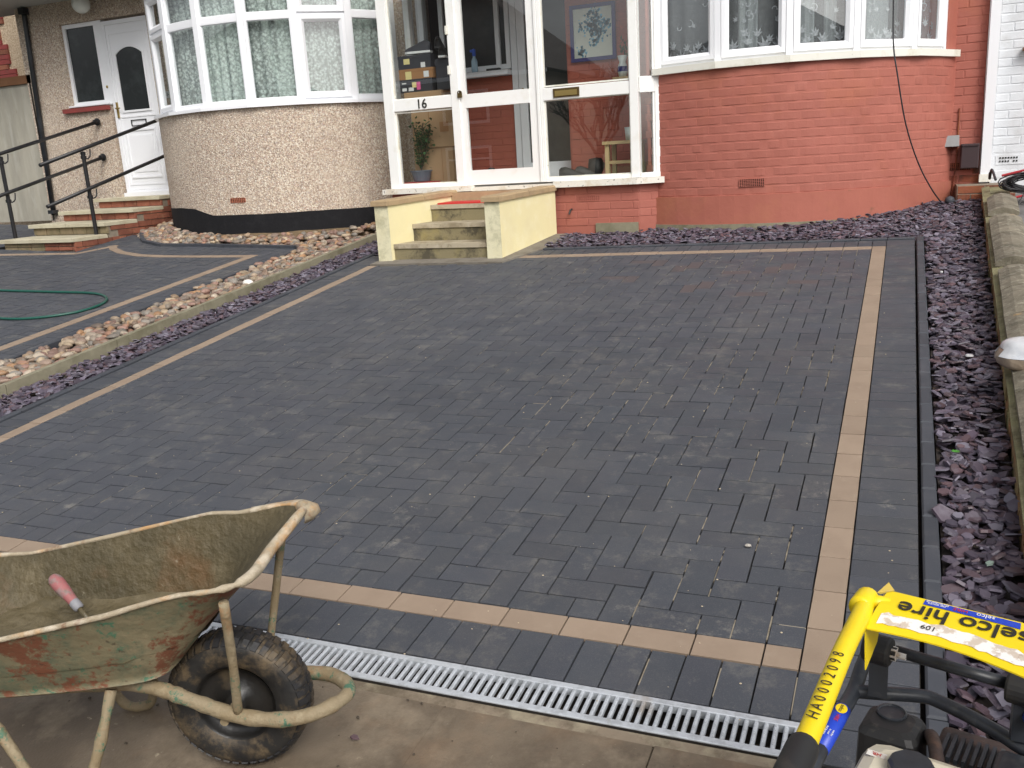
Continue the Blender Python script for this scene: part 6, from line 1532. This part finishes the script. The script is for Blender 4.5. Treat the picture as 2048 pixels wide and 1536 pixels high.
for k, tx in enumerate(('Find the team', 'for your', 'next hire')): tube_text(tx, .0048, Vector((.026, -.86, .4006)) + sx_ * (.006 - .006 * k), tt, whiteink_m, 'lettering', .0150)
for (x_, y_) in ((.102, -.712), (.325, -.775)):
    q = MB(); ax_ = (Vector((.303, -.76, 0)) - Vector((.129, -.707, 0))).normalized()
    q.lathe([(0, -.026), (.024, -.026), (.0265, -.022), (.0265, .016), (.024, .02), (.012, .022), (.012, .03), (0, .03)], (x_, y_, .50), ax_, 20); q.build('rubber_mount', black_rubber, pc, smooth=False)
    q = MB(); q.lathe([(.0, .018), (.013, .018), (.013, .030), (.006, .031), (.006, .046), (0, .046)], (x_, y_, .50), ax_, 6); q.build('bolt', whiteprint_m, pc)
    q = MB(); q.box(x_ - .016, x_ + .016, y_ - .012, y_ + .012, .41, .478); q.build('bracket', blk_steel, pc)
q = MB(); q.tube([(.129, -.709, .50), (.303, -.762, .50)], .0105, 12); q.build('cross_bar', blk_steel, pc, smooth=True)
# engine bits
def rbox(name, x0, x1, y0, y1, z0, z1, mat, par, c=.012, taper=0):
    q = MB(); m = Matrix.Translation(((x0 + x1) / 2, (y0 + y1) / 2, 0)) @ Matrix.Rotation(rad(-14), 4, 'Z'); hx, hy = (x1 - x0) / 2, (y1 - y0) / 2
    def ring(e, z): 
        cc = c; return [(sx * (hx - e) - sx * k1 * cc, sy * (hy - e) - sy * k2 * cc, z) for (sx, sy, kk_) in ((-1, -1, ((0, 1), (.3, .3), (1, 0))), (1, -1, ((1, 0), (.3, .3), (0, 1))), (1, 1, ((0, 1), (.3, .3), (1, 0))), (-1, 1, ((1, 0), (.3, .3), (0, 1)))) for (k1, k2) in kk_]
    rings_ = [ring(-taper, z0), ring(0, z1 - c), ring(c * .35, z1 - c * .3), ring(c, z1)]; n_ = 12
    q.add([m @ Vector(p) for r_ in rings_ for p in r_], [(i * n_ + k, i * n_ + (k + 1) % n_, (i + 1) * n_ + (k + 1) % n_, (i + 1) * n_ + k) for i in range(3) for k in range(n_)] + [tuple(3 * n_ + k for k in range(n_))]); return q.build(name, mat, par, smooth=False)
ab_ = rbox('air_filter', .078, .182, -.735, -.64, .2, .345, dirtyblack_m, pc, .016, .004)
q = MB(); q.lathe([(.027, 0), (.027, .003), (.024, .004), (.022, .001), (0, .001)], (.128, -.665, .3455), (0, 0, 1), 20); q.build('filter_cap', blk_steel, ab_, smooth=False)
tk = rbox('fuel_tank', .062, .26, -1.02, -.812, .26, .385, cream_tank, pc, .03, -.004)
q = MB(); pr_ = [(.034, 0), (.036, .006), (.036, .018), (.031, .024), (0, .025)]; q.lathe(pr_, (.158, -.892, .385), (0, 0, 1), 10); q.build('fuel_cap', blk_steel, tk)
q = MB(); q.add([(.092, -.846, .3856), (.122, -.853, .3856), (.119, -.868, .3856), (.089, -.861, .3856)], [(0, 3, 2, 1)]); q.build('label', whiteprint_m, tk)
me = text_mesh('HR', .011, redink_m, .0002); m = Matrix.Rotation(rad(167), 4, 'Z'); m.translation = Vector((.106, -.857, .3866)); link('lettering', me, tk, m)
eg = rbox('engine', .20, .335, -.79, -.66, .10, .33, brownengine_m, pc, .008)
for k in range(9):
    q = MB(); m = Matrix.Translation((.268, -.73, .338)) @ Matrix.Rotation(rad(-14), 4, 'Z'); q.box(-.055 + k * .0125, -.049 + k * .0125, -.045, .03, -.012, .002 + .001 * (k % 2), m); q.build('cooling_fin', blk_steel, eg)
q = MB(); q.tube(smooth_path([(.190, -.66, .30), (.195, -.70, .335), (.20, -.75, .345), (.205, -.80, .33)], 4), .012, 10); q.build('exhaust', brownengine_m, pc, smooth=True)
rbox('belt_guard', .26, .36, -1.05, -.80, .15, .40, blk_steel, pc, .01)
q = MB(); q.tube([(.335, -.79, .46), (.345, -.93, .50)], .013, 12); q.build('blue_sticker', bluestick_m, pc, smooth=True)
q = MB(); q.box(-.02, .38, -1.18, -.72, gz(.1, -.95) + .03, gz(.1, -.95) + .05); q.add([(-.02, -.72, gz(.1, -.9) + .05), (.38, -.72, gz(.1, -.9) + .05), (.38, -.64, gz(.1, -.9) + .12), (-.02, -.64, gz(.1, -.9) + .12)], [(0, 1, 2, 3)]); q.box(.0, .36, -1.1, -.78, gz(.1, -.95) + .05, .16); q.build('base_plate', brownengine_m, pc)

# ------------------------------------------------------------------ the other side of the street (seen in the panes)
def opp_house(x0, x1, yf, wallm, label, hip=True):
    e = empty('semi_detached_house', ((x0 + x1) / 2, yf - 4, -.7), label, 'house'); ye = 4.4
    q = MB(); q.box(x0, x1, yf - 8, yf, -.7, ye); q.build('wall', wallm, e)
    q = MB(); o = .45; r0, r1 = ((x0 + 3.6, x1 - 3.6) if hip else (x0 - o, x1 + o)); ym = yf - 4
    q.add([(x0 - o, yf + o, ye), (x1 + o, yf + o, ye), (x1 + o, yf - 8 - o, ye), (x0 - o, yf - 8 - o, ye), (r0, ym, ye + 3.6), (r1, ym, ye + 3.6)], [(0, 1, 5, 4), (2, 3, 4, 5), (1, 2, 5), (3, 0, 4), (0, 3, 2, 1)]); q.build('roof', opp_roof, e)
    q = MB(); q.box(x0 - o, x1 + o, yf + o, yf + o + .08, ye - .16, ye - .02); q.build('gutter', upvc_m, e)
    n = max(1, int((x1 - x0) / 4.2))
    for i in range(n):
        cx_ = x0 + (x1 - x0) * (i + .5) / n
        for (z0_, z1_) in ((.5, 1.9), (2.7, 3.9)):
            q = MB(); rect_frame(q, Matrix.Identity(4), cx_ - .95, cx_ + .95, z0_, z1_, .1, yf - .02, yf + .06); q.box(cx_ - .04, cx_ + .04, yf, yf + .058, z0_ + .1, z1_ - .1); q.box(cx_ - .85, cx_ + .85, yf, yf + .056, z1_ - .5, z1_ - .43); f_ = q.build('window', upvc_m, e)
            q = MB(); q.box(cx_ - .85, cx_ + .85, yf + .001, yf + .02, z0_ + .1, z1_ - .1); q.build('pane', frost_m, f_)
    q = MB(); q.box(x0 + 3.2, x0 + 4.0, ym - .4, ym + .4, ye + 2.8, ye + 4.6); q.build('chimney', opp_brick, e)
opp_house(-24, -12, -17, opp_wall, 'rendered house with dark hipped roof across the street, mirrored in the porch door')
opp_house(-6.5, 4.5, -17.5, opp_brick, 'brick house with dark hipped roof across the street, mirrored in the red bay')
opp_house(8.5, 21, -17.2, opp_wall, 'rendered house across the street farthest to the right')
opp_house(-42, -28, -17, opp_brick, 'brick house across the street farthest to the left')
rr = random.Random(17)
tre = empty('bare_tree', (-9.3, -15, -.7), 'bare winter tree across the street, mirrored in the right porch pane', 'tree')
q = MB(); q.tube([(-9.3, -15, -.7), (-9.3, -15, .6), (-9.25, -15, 1.4)], [.18, .15, .12], 8); q.build('trunk', bark_m, tre)
q = MB()
def grow(p, d, L, r_, lev):
    e = p + d * L; q.tube([p, (p + e) / 2 + Vector((rr.gauss(0, .04), rr.gauss(0, .04), 0)) * L, e], [r_, r_ * .85, r_ * .65], 4, caps=False)
    if lev == 0: return
    for _ in range(3 if lev > 1 else 4):
        nd = (d + Vector((rr.gauss(0, .4), rr.gauss(0, .4), rr.uniform(-.1, .35)))).normalized(); grow(p + d * L * rr.uniform(.5, 1), nd, L * .72, r_ * .6, lev - 1)
for _ in range(6): grow(Vector((-9.27, -15, 1.2)), Vector((rr.gauss(0, .4), rr.gauss(0, .4), 1)).normalized(), 1.25, .06, 4)
q.build('crown', bark_m, tre)
